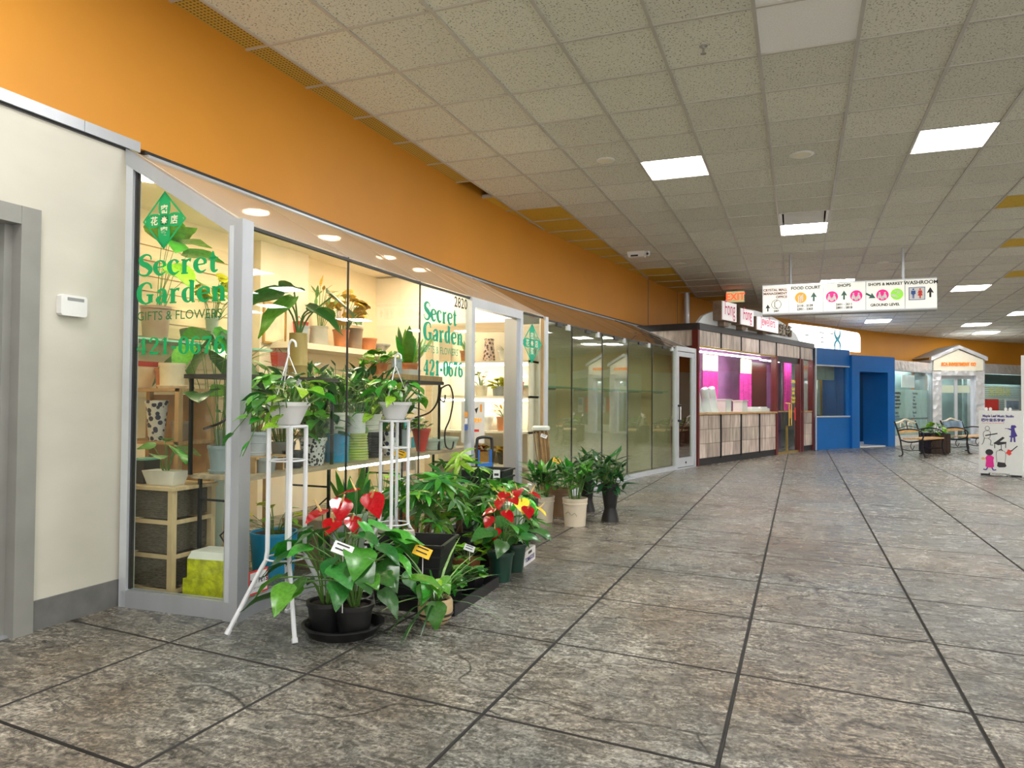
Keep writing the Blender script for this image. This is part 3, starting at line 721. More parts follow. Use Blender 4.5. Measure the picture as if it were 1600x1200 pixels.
# ------------------------------------------------------------------ blue shop
mat('blue_paint', (.008,.15,.50), .35, var=.06, scale=2)
mat('dark_room', (.16,.19,.19), .7, var=.4, scale=1.2, wob=True)
mat('beige_panel', (.55,.50,.40), .7, var=.1)
K0, K1, K2 = (.309,19.58), (1.154,20.83), (2.296,22.32)
loc, a, L = frame(K0, K1)
bs = thing('blue_shop', 'blue painted shop front with dark window and deep recessed doorway', 'shop', loc, a)
MB().box(0, L, -.05, .1, 2.10, 2.52).build('header', 'blue_paint', bs)
MB().box(0, L, -.05, .1, 0, .80).build('dado', 'blue_paint', bs)
MB().box(0, L, -.07, .06, .80, .835).build('sill', 'aluminium_light', bs)
MB().box(0, .05, -.06, .08, 0, 2.52).build('end_post', 'aluminium_light', bs)
MB().box(.05, L, -.06, 0, 2.08, 2.11).build('window_trim', 'aluminium_light', bs)
for u, v in ((.05,.52),(.525,1.0),(1.005,L-.12)): pane('window_pane', [(u,.835),(v,.835),(v,2.08),(u,2.08)], 'dark_glass', bs)
MB().box(L-.12, L, -.05, .3, .83, 2.1).build('window_end', 'blue_paint', bs)
MB().box(0, L+.6, 1.2, 1.25, 0, 2.5).build('room_back', 'dark_room', bs)
MB().box(.05, L, .3, .35, 1.75, 2.1).build('valance', 'beige_panel', bs)
for u in (.5, .95): MB().box(u, u+.12, .5, .6, .85, 1.75).build('inner_post', 'beige_panel', bs)
MB().box(.7, .95, .7, .72, 1.62, 1.72).build('inner_light', 'led_white', bs)
loc2, a2, L2 = frame(K1, K2)
inv = Matrix.LocRotScale(Vector(loc), Matrix.Rotation(a, 3, 'Z').to_quaternion(), None).inverted()
def put(o): o.matrix_parent_inverse = inv; o.location = loc2; o.rotation_euler = (0,0,a2); return o
put(MB().box(0, .32, -.12, .75, 0, 2.40).build('portal_pier', 'blue_paint', bs)); put(MB().box(L2-.32, L2, -.12, .75, 0, 2.40).build('portal_pier', 'blue_paint', bs))
put(MB().box(.32, L2-.32, -.12, .75, 1.98, 2.40).build('portal_head', 'blue_paint', bs))
put(MB().box(.32, L2-.32, -.05, .75, 0, .03).build('door_step', 'white_plastic', bs))
for u, v in ((.32, L2/2-.01), (L2/2+.01, L2-.32)): put(MB().xz([(u,.1),(v,.1),(v,1.98),(u,1.98)], .60, .61).build('door_pane', 'dark_glass', bs))
put(MB().box(.32, L2-.32, .58, .63, .03, .1).build('door_rail', 'aluminium_light', bs))
for s in (-.09, .09): put(MB().tube([(L2/2+s,.59,.78),(L2/2+s,.52,.79),(L2/2+s,.52,1.14),(L2/2+s,.59,1.15)], .014).build('pull_handle', 'steel', bs))
put(MB().box(L2/2+.2, L2/2+.38, .585, .60, 1.25, 1.58).build('door_notice', 'white_print', bs))
put(MB().box(.1, L2, 1.4, 1.45, 0, 2.4).build('room_wall', 'dark_room', bs))
# lit white board over it
mat('light_box', (1.,.99,.97), .5, var=.0, emit=.9)
mat('teal_print', (.05,.45,.55), .5, var=.2, scale=6)
mat('photo_blue', (.22,.33,.45), .5, var=.45, scale=3)
P, Q = (-.10,19.35), (1.62,21.75); lloc, la, LL = frame(P, Q)
lb = thing('lit_sign', 'glowing white rounded sign board with teal twisted emblem above the blue shop', 'sign', (lloc[0], lloc[1], 2.53), la)
MB().xz([(0,0),(LL,0),(LL,.36)]+[(LL-.16+.16*math.cos(t), .36+.16*math.sin(t)) for t in (.5,1.,1.57)]+[(LL*.5,.58),(0,.60)], .12, .2).build('lit_face', 'light_box', lb)
MB().box(0, LL, .2, .28, 0, .5).build('housing', 'aluminium', lb)
for s in (1, -1):
    pts = catmull([(LL-1.05+s*.12, .03, .04), (LL-1.05+s*.11, .18, .07), (LL-1.05-s*.02, .30, .12), (LL-1.05-s*.12, .44, .06), (LL-1.05-s*.11, .54, .03)])
    mb = MB()
    for p, q in zip(pts, pts[1:]): mb.add([(p[0]-p[2]/2, .112, p[1]), (p[0]+p[2]/2, .112, p[1]), (q[0]+q[2]/2, .112, q[1]), (q[0]-q[2]/2, .112, q[1])], [(0,1,2,3)])
    mb.build('emblem', 'teal_print', lb)
text('letters', '北京同', .17, 'black_print', lb, LL-.42, .11, .06)
for u, z, w in ((.55,.33,.14),(1.15,.42,.18),(1.2,.3,.1),(1.2,.18,.12),(1.6,.42,.14)): MB().box(u, u+w, .112, .118, z, z+.018).build('print_line', 'black_print', lb)

# ------------------------------------------------------------------ foil-trimmed office with gabled porch
def foil():
    m = mat('silver_foil', (.80,.82,.86), .3, metal=.55, var=.08, scale=5, wob=True)
    nt = m.node_tree; N = nt.nodes; L = nt.links; g = N.new('ShaderNodeNewGeometry'); v = N.new('ShaderNodeTexVoronoi'); v.inputs['Scale'].default_value = 7; v.feature = 'F1'
    L.new(g.outputs['Position'], v.inputs['Vector']); bp = N.new('ShaderNodeBump'); bp.inputs['Strength'].default_value = .8; bp.inputs['Distance'].default_value = .03
    L.new(v.outputs['Distance'], bp.inputs['Height']); L.new(bp.outputs[0], N['Principled BSDF'].inputs['Normal'])
foil()
mat('pale_dado', (.70,.70,.66), .5, var=.05)
mat('room_teal', (.26,.38,.38), .7, var=.3, scale=1.5)
mat('frost_band', (.46,.62,.59), .5, var=.06)
mat('cream_board', (.82,.78,.62), .5, var=.03)
mat('slate_roof', (.42,.45,.50), .5, var=.08)
mat('orange_letter', (.85,.22,.03), .4, var=.05, emit=.3)
mat('blue_print', (.05,.12,.42), .5, var=.05)
mat('teal_dark', (.04,.12,.15), .4, var=.1)
def office(P, Q, lab, posters):
    loc, a, L = frame(P, Q)
    t = thing('office_front', lab, 'shop', loc, a)
    MB().box(0, L, -.06, .1, 2.05, 2.34).build('foil_header', 'silver_foil', t)
    MB().box(0, L, -.04, .1, 0, .27).build('dado', 'pale_dado', t)
    MB().box(L-.1, L, -.05, .06, .27, 2.05).build('post', 'aluminium', t)
    for u, v in ((.0, L*.48), (L*.485, L-.1)): pane('window_pane', [(u,.27),(v,.27),(v,2.05),(u,2.05)], 'clear_glass', t)
    MB().box(0, L, .55, .6, 0, 2.4).build('room_back', 'room_teal', t)
    MB().box(0, L, .1, .6, 2.30, 2.34).build('light_lid', 'pale_dado', t)  # unseen lid, added to stop the strip leaking light upwards
    MB().box(.2, L-.3, .36, .42, 2.26, 2.29).build('strip_light', 'led_white', t)  # added lamp strip, there to brighten the room behind the panes
    return t, L
of, L = office((2.32,22.36), (3.60,24.62), 'office window with frosted lettered panes under a crinkled silver foil header', 0)
MB().box(.02, L-.12, .06, .075, .75, 1.55).build('frosted_panel', 'frost_band', of); MB().box(.02, L-.12, .06, .075, .28, .7).build('frosted_panel', 'frost_band', of)
for c, x in ((0,.25),(1,1.45)):
    for r in range(7):
        text('window_print', ('Consulting','Mortgage','Insurance','Investment','Financial','Notary','Taxation')[r] if c == 0 else ('Business','Loan','Visa','Rental','Realty','Bonds','Tax')[r], .10, 'black_print' if r != 6 else 'blue_print', of, x, .05, 1.42-.1*r-(.05 if r > 4 else 0), align='LEFT', offset=.003)
MB().box(1.35, 2.2, .3, .32, 1.62, 1.98).build('wall_notice', 'white_print', of)
of2, L = office((4.98,25.02), (7.1,27.58), 'office window with blinds and two posters under a silver foil header', 1)
MB().box(.0, L-.1, .05, .07, 1.75, 2.04).build('dark_band', 'teal_dark', of2)
for i in range(22): MB().box(.02, L-.12, .12, .14, .5+.055*i, .5+.055*i+.03).build('blind_slat', 'white_print', of2)
MB().box(.05, .80, .0, .012, .72, 1.30) .build('poster', 'red_print', of2, (0,-.02,0)); MB().box(1.15, 1.95, .0, .012, .72, 1.30).build('poster', 'white_print', of2, (0,-.02,0))
MB().box(1.2, 1.9, -.012, -.006, 1.0, 1.26).build('poster_picture', 'photo_blue', of2, (0,-.02,0)); text('poster_print', 'FOR LEASE', .13, 'blue_print', of2, 1.55, -.03, .8)
text('window_print', '投資移民', .3, 'yellow_print', of2, .95, .02, 1.42)
loc, a, L = frame((3.60,24.50), (4.98,24.88))
po = thing('gabled_porch', 'gabled doorway porch wrapped in crinkled silver foil with orange lettering', 'porch', loc, a)
for x in (0, L-.24): MB().box(x, x+.24, -.05, .45, 0, 2.10).build('foil_pier', 'silver_foil', po)
MB().box(.24, L-.24, -.05, .2, 1.98, 2.12).build('foil_lintel', 'silver_foil', po)
MB().xz([(.03,2.12),(L-.03,2.12),(L-.03,2.45),(L/2,2.74),(.03,2.45)], -.04, .2).build('gable_board', 'cream_board', po)
for s in (0, 1):
    p, q = ((-.06,2.42),(L/2,2.76)) if s == 0 else ((L+.06,2.42),(L/2,2.76))
    MB().add([(x, y, z+dz) for x, z in (p, q) for y in (-.12, .0) for dz in (0, .09)], [(0,1,3,2),(4,6,7,5),(0,4,5,1),(2,3,7,6),(0,2,6,4),(1,5,7,3)]).build('foil_bargeboard', 'silver_foil', po)
    MB().add([(x, y, z+.09+dz) for x, z in (p, q) for y in (-.1, 1.2) for dz in (0, .02)], [(0,1,3,2),(4,6,7,5),(0,4,5,1),(2,3,7,6),(0,2,6,4),(1,5,7,3)]).build('roof_slope', 'slate_roof', po)
MB().box(-.03, .03, .0, 1.2, 2.1, 2.45).build('side_board', 'slate_roof', po); MB().box(L-.03, L+.03, 0, 1.2, 2.1, 2.45).build('side_board', 'slate_roof', po)
text('letters', 'SCA INVESTMENT CO', .13, 'orange_letter', po, L/2, -.06, 2.27, ext=.012, offset=.005, sx=.75)
MB().box(.24, L-.24, .1, .16, 1.88, 1.98).build('door_head', 'aluminium_light', po)
for x in (.24, L/2-.04, L-.32): MB().box(x, x+.08, .1, .16, 0, 1.9).build('door_stile', 'aluminium_light', po)
for u, v in ((.32,L/2-.04),(L/2+.04,L-.32)):
    o = pane('door_pane', [(u,.08),(v,.08),(v,1.88),(u,1.88)], 'clear_glass', po); o.location = (0,.13,0)
    MB().box(u, v, .16, .17, 1.48, 1.70).build('banner', 'cream_board', po)
MB().box(.24, L-.24, .1, .16, 0, .08).build('door_rail', 'aluminium_light', po)
MB().box(0, L, 1.15, 1.2, 0, 2.1).build('room_back', 'room_teal', po)
MB().box(.4, L/2-.1, .9, 1.0, .5, 1.0).build('inner_counter', 'white_print', po)
MB().box(.24, L-.24, .2, 1.15, 2.0, 2.1).build('porch_ceiling', 'slate_roof', po)
MB().box(.4, L-.4, .6, .7, 1.975, 1.995).build('porch_light', 'led_white', po)

# ------------------------------------------------------------------ hanging wayfinding sign
mat('sign_face', (1.,.985,.90), .5, var=.0, emit=.2)
mat('arrow_green', (.05,.16,.13), .5, var=.1)
mat('magenta_print', (.80,.02,.25), .5, var=.05, emit=.3)
mat('lime_print', (.28,.72,.06), .5, var=.1, emit=.3)
mat('amber_print', (.85,.36,.02), .5, var=.05, emit=.35)
mat('rust_text', (.30,.10,.06), .5, var=.05)
SX0, SX1, SZ0, SZ1, SY = -.585, 1.995, 2.65, 3.14, 13.1
hs = thing('wayfinding_sign', 'long white illuminated overhead sign listing food court, shops, market and washroom', 'sign', (SX0, SY, SZ0))
HW = SX1-SX0; HH = SZ1-SZ0
MB().box(0, HW, -.06, .10, 0, HH).build('case', 'aluminium_light', hs)
div = [0, .415, .938, 1.572, 2.132, HW]
for i in range(5): MB().box(div[i]+.012, div[i+1]-.006, -.066, -.06, .02, HH-.02).build('lit_panel', 'sign_face', hs)
MB().box(0, HW, -.075, .11, -.022, 0).build('bottom_tray', 'frame_grey', hs)
for x in (.44, 2.115): MB().tube([(x,0,HH),(x,0,cz(SY)-SZ0)], .022, 10).build('hanger_pole', 'aluminium', hs)
def arrow(x, z, s, rot, m='arrow_green'):
    pts = [(-.09,-.5),(.09,-.5),(.09,.0),(.28,-.08),(.28,-.0),(0,.5),(-.28,.0),(-.28,-.08),(-.09,0)]
    c, sn = math.cos(rot), math.sin(rot)
    MB().xz([(x+s*(p*c-q*sn), z+s*(p*sn+q*c)) for p, q in pts], -.0675, -.066).build('arrow', m, hs)
ST = dict(parent=hs, y=-.068)
def st(s, size, m, x, z, **k): k.setdefault('offset', .0022); text('sign_text', s, size, m, hs, x, -.068, z, **k)
st('CRYSTAL MALL', .055, 'rust_text', .39, .385, align='RIGHT'); st('MANAGEMENT', .055, 'rust_text', .39, .325, align='RIGHT'); st('OFFICE', .055, 'rust_text', .39, .265, align='RIGHT')
arrow(.085, .105, .12, 0, 'black_print'); st('2407', .042, 'black_print', .22, .035)
rg = MB().tube([(.22+.075*math.cos(t*PI/12), -.068, .16+.075*math.sin(t*PI/12)) for t in range(24)], .004, 5, closed=True).build('ring_emblem', 'black_print', hs)
MB().tube([(.235,-.068,.225),(.195,-.068,.2),(.195,-.068,.12),(.235,-.068,.095)], .006, 5).build('ring_emblem', 'black_print', hs)
st('FOOD COURT', .068, 'black_print', .675, .395); st('2110 - 2139', .05, 'black_print', .665, .105); st('2301 - 2303', .05, 'black_print', .665, .05)
def roundel(x, z, m, kind):
    MB().disc(x, z, .09, .09, -.0675, -.066, 28).build('roundel', m, hs)
    def sh(poly): MB().xz([(x+p, z+q) for p, q in poly], -.0685, -.0675).build('pictogram', 'white_print', hs)
    if kind == 'food':
        sh([(-.04,-.075),(-.025,-.075),(-.022,.0),(-.03,.02),(-.045,.02)]); sh([(-.012,-.08),(.004,-.08),(.006,.03),(-.012,.03)]); sh([(.02,-.06),(.036,-.055),(.04,.06),(.005,.035)]); sh([(-.045,.02),(-.01,.03),(-.005,.05),(-.04,.035)])
    elif kind == 'shop':
        for dx, s in ((-.042,1),(.035,1),(0,.6)):
            dz = -.01 if s == 1 else -.045
            MB().disc(x+dx, z+dz+.045*s, .014*s, .014*s, -.0685, -.0675, 10).build('pictogram', 'white_print', hs)
            sh([(dx-.012*s,dz+.03*s),(dx+.012*s,dz+.03*s),(dx+.03*s,dz-.02*s),(dx+.022*s,dz-.06*s),(dx+.005*s,dz-.03*s),(dx-.02*s,dz-.06*s),(dx-.03*s,dz-.02*s)])
    else:
        sh([(-.085,-.01),(-.05,.005),(.0,-.025),(.03,-.05),(-.01,-.045),(-.06,-.035)]); sh([(.01,.05),(.06,.045),(.04,.02),(.0,.01)]); sh([(-.04,.06),(.0,.055),(-.02,.035)])
roundel(.60,.255,'amber_print','food'); arrow(.80,.265,.15,0)
st('SHOPS', .068, 'black_print', 1.255, .405); roundel(1.075,.25,'magenta_print','shop'); arrow(1.255,.27,.15,0); roundel(1.435,.25,'magenta_print','shop')
st('2601 - 2611', .05, 'black_print', 1.255, .105, offset=.0016); st('2801 - 2818', .05, 'black_print', 1.255, .05)
st('SHOPS & MARKET', .062, 'black_print', 1.855, .40); arrow(1.645,.24,.16,R(-120)); roundel(1.815,.245,'magenta_print','shop'); roundel(2.02,.25,'lime_print','market'); st('GROUND LEVEL', .058, 'black_print', 1.85, .07)
st('WASHROOM', .08, 'black_print', 2.355, .395)
wf = MB().box(2.185, 2.415, -.068, -.066, .145, .35).build('washroom_frame', 'blue_print', hs); MB().box(2.195, 2.405, -.0695, -.068, .155, .34).build('washroom_field', 'white_print', wf)
for x, m, skirt in ((2.25,'blue_print',0),(2.345,'red_print',1)):
    MB().disc(x, .315, .014, .014, -.071, -.0695, 10).build('figure_head', m, hs)
    MB().xz([(x-.012,.17),(x-.003,.17),(x-.001,.23),(x+.001,.23),(x+.003,.17),(x+.012,.17),(x+.014,.23),(x+.02,.24),(x+.032,.24),(x+.03,.295),(x-.03,.295),(x-.032,.24),(x-.02,.24),(x-.014,.23)] if not skirt else
            [(x-.010,.17),(x+.010,.17),(x+.01,.21),(x+.034,.215),(x+.018,.26),(x+.036,.245),(x+.02,.296),(x-.02,.296),(x-.036,.245),(x-.018,.26),(x-.034,.215),(x-.01,.21)], -.071, -.0695).build('figure_body', m, hs)
arrow(2.485,.26,.16,0,'black_print')
# exit sign
mat('exit_face', (.62,.62,.30), .5, var=.05, emit=.35); mat('exit_red', (.95,.06,.02), .5, var=.0, emit=1.6)
ex = thing('exit_sign', 'small lit box sign with red EXIT letters hung under the ceiling', 'sign', (-1.27, 16.2, 3.27))
MB().box(-.19, .19, -.05, .05, 0, .25).build('case', 'frame_grey', ex); MB().box(-.18, .18, -.056, -.05, .01, .24).build('face', 'exit_face', ex)
text('sign_text', 'EXIT', .21, 'exit_red', ex, 0, -.059, .055, offset=.006, sx=.9); MB().box(-.04, .04, -.03, .03, .25, cz(16.2)-3.27).build('mount', 'frame_grey', ex)

# ------------------------------------------------------------------ pole, ceiling fittings
pl = thing('support_pole', 'round silver pole before the orange wall behind the jewellery shop', 'pole', (-2.30,16.3,0))
MB().tube([(0,0,0),(0,0,cz(16.3)-.008)], .06, 14).build('shaft', 'aluminium_light', pl, smooth=True); MB().lathe([(.11,0),(.11,.02),(.065,.03)], 14).build('foot_plate', 'aluminium', pl)
def speaker(x, y, lab, r=.10):
    s = thing('ceiling_speaker', lab, 'speaker', (x, y, cz(y)))
    MB().lathe([(r,-.008),(r*1.05,-.004),(r*1.05,0)], 24).build('rim', 'white_plastic', s, smooth=True); MB().lathe([(r*.82,-.010),(r*.85,-.006)], 24).build('grille', 'cream_board', s)
speaker(.02, 7.8, 'round white ceiling speaker between the two big LED panels', .11); speaker(-2.0, 13.3, 'round ceiling speaker past the security camera'); speaker(1.35, 14.2, 'round ceiling speaker over the washroom end of the overhead sign'); speaker(-1.85, 7.3, 'round tile-coloured ceiling speaker near the LED panel opposite the flower shop', .09)
sc_ = thing('security_camera', 'white box security camera with side lens on the ceiling near the orange wall', 'camera', (-2.51,12.03,cz(12)))
MB().frustum(0,0,-.09,0,.13,.06,.15,.08).build('housing', 'white_plastic', sc_); MB().box(-.09,.03,-.068,-.05,-.08,-.02).build('window', 'black_print', sc_)
MB().tube([(.13,0,-.03),(.2,-.02,-.04)], .045, 12).build('side_lens', 'white_plastic', sc_); MB().tube([(.185,-.06,-.05),(.187,-.072,-.052)], .02, 10).build('lens', 'black_print', sc_)
sp_ = thing('sprinkler', 'small chrome sprinkler head under a ceiling tile by the white tile', 'sprinkler', (-.62,5.17,cz(5)))
MB().lathe([(.03,-.004),(.03,0)], 12).build('rosette', 'steel', sp_); MB().tube([(0,0,0),(0,0,-.05)], .008).build('stem', 'steel', sp_); MB().lathe([(.02,-.056),(.02,-.052)], 10).build('deflector', 'steel', sp_)
sp2 = thing('sprinkler', 'small sprinkler head beside the open ceiling panel before the sign', 'sprinkler', (.05,11.9,cz(11)))
MB().lathe([(.03,-.004),(.03,0)], 12).build('rosette', 'steel', sp2); MB().tube([(0,0,0),(0,0,-.06)], .01).build('stem', 'steel', sp2)
x0 = TX0+TPX*1; y0 = TY0+TPY*7
hp = thing('open_vent_panel', 'white ceiling vent panel hanging open with a black gap beside an LED panel', 'vent', (x0+TPX/2, y0+TPY/2, CZ))
for u in (-1, 1): MB().box(u*.29-.02, u*.29+.02, -.33, .33, -.004, .05).build('side_rail', 'white_plastic', hp)
MB().add([(-.25,-.18,.06),(.25,-.18,.06),(.25,.32,-.015),(-.25,.32,-.015),(-.25,-.18,.075),(.25,-.18,.075),(.25,.32,0),(-.25,.32,0)], [(3,2,1,0),(4,5,6,7),(0,1,5,4),(1,2,6,5),(2,3,7,6),(3,0,4,7)]).build('hinged_plate', 'white_plastic', hp)
MB().tube([(-.27,-.3,.0),(-.2,-.3,.03),(.2,-.3,.03),(.27,-.3,.0)], .012).build('hinge_rod', 'steel', hp)

# ------------------------------------------------------------------ benches and planter
mat('cast_iron', (.018,.018,.02), .4, metal=.3, var=.2)
mat('bench_wood', (.62,.38,.15), .4, var=.2, scale=5, stretch=(1,12,12))
mat('bench_cream', (.72,.64,.50), .5, var=.1)
def bench(lab, loc, rz, pic=False):
    """local x along the length, -y is the front"""
    b = thing('park_bench', lab, 'bench', loc, rz)
    Lb = 1.22
    for x in (0, Lb):
        f = MB()
        f.tube(catmull([(x,.04,.0),(x,.0,.06),(x,.03,.22),(x,.05,.36),(x,.10,.55),(x,.17,.76)]), .018, 7)
        f.tube(catmull([(x,-.46,.0),(x,-.43,.07),(x,-.40,.22),(x,-.42,.37)]), .018, 7)
        f.tube(catmull([(x,.05,.36),(x,-.1,.32),(x,-.25,.33),(x,-.42,.38)]), .017, 7)
        f.tube(catmull([(x,.10,.56),(x,-.10,.60),(x,-.32,.58),(x,-.42,.50),(x,-.40,.38)]), .015, 7)
        f.tube(catmull([(x,.02,.16),(x,-.15,.13),(x,-.28,.15),(x,-.41,.16)]), .010, 6)
        f.tube(catmull([(x,-.2,.33),(x,-.16,.24),(x,-.2,.16),(x,-.24,.24)]), .008, 6)
        f.box(x-.02, x+.02, .02, .08, 0, .02); f.box(x-.02, x+.02, -.51, -.44, 0, .02)
        f.build('end_frame', 'cast_iron', b, smooth=True)
    for i in range(5): MB().box(.0, Lb, -.44+.09*i, -.44+.09*i+.075, .385-.006*abs(i-2), .41-.006*abs(i-2)).build('seat_slat', 'bench_wood', b)
    MB().add([(x, y, z) for x in (.0, Lb) for y, z in ((.085,.50),(.108,.50),(.098,.56),(.121,.56))], [(0,1,3,2),(4,6,7,5),(0,4,5,1),(2,3,7,6),(0,2,6,4),(1,5,7,3)]).build('back_slat', 'bench_wood', b)
    MB().tube(catmull([(0,.16,.72),(Lb*.25,.165,.75),(Lb*.5,.17,.80),(Lb*.75,.165,.75),(Lb,.16,.72)]), .022, 7).build('top_rail', 'bench_cream', b, smooth=True)
    if pic:
        MB().add([(x, y, z) for x in (.05, Lb-.05) for y, z in ((.095,.57),(.107,.57),(.135,.74),(.147,.74))], [(0,1,3,2),(4,6,7,5),(0,4,5,1),(2,3,7,6),(0,2,6,4),(1,5,7,3)]).build('advert_panel', 'photo_blue', b)
    else:
        for cx in (Lb*.32, Lb*.68):
            MB().tube([(cx+.14*math.cos(t*PI/10), .11+.09*(.12+.10*math.sin(t*PI/10))/.2*.5, .64+.095*math.sin(t*PI/10)) for t in range(20)], .014, 6, closed=True).build('back_ring', 'bench_cream', b, smooth=True)
        MB().tube([(Lb*.02,.12,.60),(Lb*.5,.13,.66),(Lb*.98,.12,.60)], .009, 6).build('back_scroll', 'cast_iron', b)
        MB().tube([(Lb*.5,.11,.56),(Lb*.5,.15,.76)], .009, 6).build('back_scroll', 'cast_iron', b)
    return b
bench('wooden slat bench with black iron ends and two pale rings in its back', (2.10,18.16,0), math.atan2(.894,.447))
bench('wooden slat bench with black iron ends and a blue picture panel in its back', (3.28,20.05,0), R(60), True)
mat('planter_wood', (.035,.018,.012), .45, var=.3, scale=6, stretch=(1,1,6))
# ------------------------------------------------------------------ white board stand
mat('board_white', (.72,.74,.72), .45, var=.02)
mat('navy_print', (.06,.04,.25), .5, var=.05); mat('skin_print', (.75,.45,.2), .5, var=.05); mat('pink_print', (.75,.02,.28), .5, var=.05)
loc, a, L = frame((2.746,14.09), (3.30,13.87))
kb = thing('music_studio_board', 'white display board printed with music studio lettering and instruments', 'display board', loc, a)
MB().xz([(0,.03),(.13,.03),(.13,.05),(.42,.05),(.42,.03),(L,.03),(L,1.06),(0,1.06)], 0, .22).build('board', 'board_white', kb)
MB().box(.02, .12, .02, .2, 0, .03).build('foot', 'black_print', kb); MB().box(.44, L-.02, .02, .2, 0, .03).build('foot', 'black_print', kb)
MB().box(L-.02, L+.28, .05, .5, 0, 1.95).build('side_column', 'board_white', kb)
def pr(name, poly, m, y=-.002): return MB().xz(poly, y, 0).build(name, m, kb)
text('board_text', 'Maple Leaf Music Studio', .055, 'navy_print', kb, .27, -.003, .955, offset=.002, sx=.8)
text('board_text', '枫叶音乐学校', .055, 'navy_print', kb, .20, -.003, .885, offset=.002)
text('board_text', 'Music & Vocal  Tel. 604-438-5118', .022, 'red_print', kb, .2, -.003, .85)
for x in (.13,.40):
    for d in (-.03, .03): MB().disc(x+d, 1.085, .022, .028, .02, .05, 10).build('clip', 'white_plastic', kb)
# guitarist outline, flute player, piano, electric guitar, child, drum
def line(pts, w, m='black_print', name='drawing'):
    mb = MB()
    for p, q in zip(pts, pts[1:]):
        d = (q[0]-p[0], q[1]-p[1]); l = math.hypot(*d) or 1; n = (-d[1]/l*w/2, d[0]/l*w/2)
        mb.add([(p[0]+n[0],-.003,p[1]+n[1]),(p[0]-n[0],-.003,p[1]-n[1]),(q[0]-n[0],-.003,q[1]-n[1]),(q[0]+n[0],-.003,q[1]+n[1])], [(0,1,2,3)])
    return mb.build(name, m, kb)
line([(.12+.03*math.cos(t), .77+.035*math.sin(t)) for t in [i*.5 for i in range(14)]], .006)
line(catmull([(.06,.68),(.08,.72),(.12,.73),(.16,.71),(.15,.62),(.08,.61),(.06,.68)]), .006); line([(.09,.65),(.26,.69)], .018); line([(.08,.61),(.06,.53),(.04,.50)], .008); line([(.13,.61),(.17,.57),(.16,.50),(.2,.50)], .008)
pr('drawing', [(.43,.56),(.455,.56),(.46,.63),(.475,.63),(.48,.56),(.505,.56),(.50,.64),(.53,.66),(.50,.73),(.49,.78),(.52,.80),(.50,.83),(.45,.83),(.44,.79),(.45,.77),(.40,.78),(.40,.765),(.445,.745),(.44,.66),(.41,.65),(.44,.63)], 'navy_print')
line([(.36,.775),(.46,.77)], .008, 'navy_print')
pr('drawing', [(.20,.53),(.27,.50),(.38,.53),(.38,.56),(.29,.555),(.36,.62),(.33,.64),(.24,.56)], 'black_print'); line([(.22,.53),(.22,.45)], .01); line([(.31,.51),(.31,.43)], .01); line([(.37,.53),(.37,.46)], .01)
pr('drawing', [(.37,.38),(.42,.34),(.45,.37),(.44,.40),(.47,.42),(.43,.43),(.40,.44),(.39,.41)], 'red_print'); line([(.44,.41),(.53,.50)], .014, 'black_print')
pr('drawing', [(.09,.15),(.11,.13),(.19,.13),(.21,.15),(.20,.25),(.21,.30),(.17,.33),(.12,.33),(.09,.29),(.10,.24)], 'pink_print'); MB().disc(.145,.38,.055,.05,-.003,0,16).build('drawing','black_print',kb)
MB().disc(.06,.275,.03,.022,-.003,0,12).build('drawing','skin_print',kb); line([(.12,.13),(.10,.09),(.06,.10)], .018, 'navy_print'); line([(.18,.13),(.20,.09),(.24,.10)], .018, 'navy_print')
line(catmull([(.25,.22),(.24,.36),(.26,.41),(.34,.41),(.37,.36),(.36,.22)]), .005); pr('drawing', [(.25,.16),(.28,.14),(.36,.15),(.38,.17),(.36,.22),(.26,.23)], 'black_print'); line([(.28,.42),(.30,.435),(.33,.42)], .012)
# ------------------------------------------------------------------ plant kit
for nm, c, tr_ in (('leaf_deep', (.030,.155,.022), .12), ('leaf_mid', (.065,.31,.025), .18), ('leaf_lime', (.25,.50,.03), .25), ('leaf_dark', (.018,.085,.022), .08), ('leaf_pale', (.22,.40,.14), .2)):
    mat(nm, c, .28, var=.25, scale=9, objrand=.35, trans=tr_, spec=.6)
mat('leaf_yellow', (.62,.62,.03), .4, var=.2, objrand=.2, trans=.25)
mat('stem_green', (.10,.22,.04), .45, var=.2); mat('stem_brown', (.16,.10,.05), .6, var=.2)
mat('spathe_red', (.36,.003,.007), .16, var=.25, scale=14); mat('spadix', (.80,.62,.25), .4, var=.1); mat('petal_yellow', (.90,.62,.02), .4, var=.15, objrand=.1)
mat('soil', (.035,.022,.014), .9, var=.4, scale=60, bump=.6)
mat('black_plastic', (.012,.012,.013), .35, var=.2); mat('green_plastic', (.01,.045,.03), .35, var=.2)
LEAF = {
'heart': ([(-.14,.20),(-.04,.36),(.10,.46),(.28,.44),(.50,.34),(.72,.20),(.88,.09),(1,0)], .55, .10),
'ovate': ([(0,.01),(.12,.16),(.3,.25),(.5,.26),(.7,.18),(.87,.08),(1,0)], .35, .10),
'narrow': ([(0,.01),(.15,.09),(.4,.13),(.7,.09),(.9,.03),(1,0)], .40, .05),
'blade': ([(0,.030),(.25,.045),(.55,.042),(.8,.028),(1,0)], .65, .012),
'arch': ([(0,.012),(.2,.02),(.45,.021),(.7,.017),(.88,.010),(1,0)], 1.15, .006),
'sword': ([(0,.07),(.3,.11),(.6,.11),(.85,.06),(1,0)], -.05, .05),
'round': ([(-.10,.25),(0,.42),(.2,.52),(.45,.50),(.7,.38),(.9,.18),(1,.03)], .5, .07),
'big': ([(-.16,.18),(-.06,.34),(.10,.42),(.3,.40),(.55,.30),(.78,.16),(1,0)], .42, .10),
}
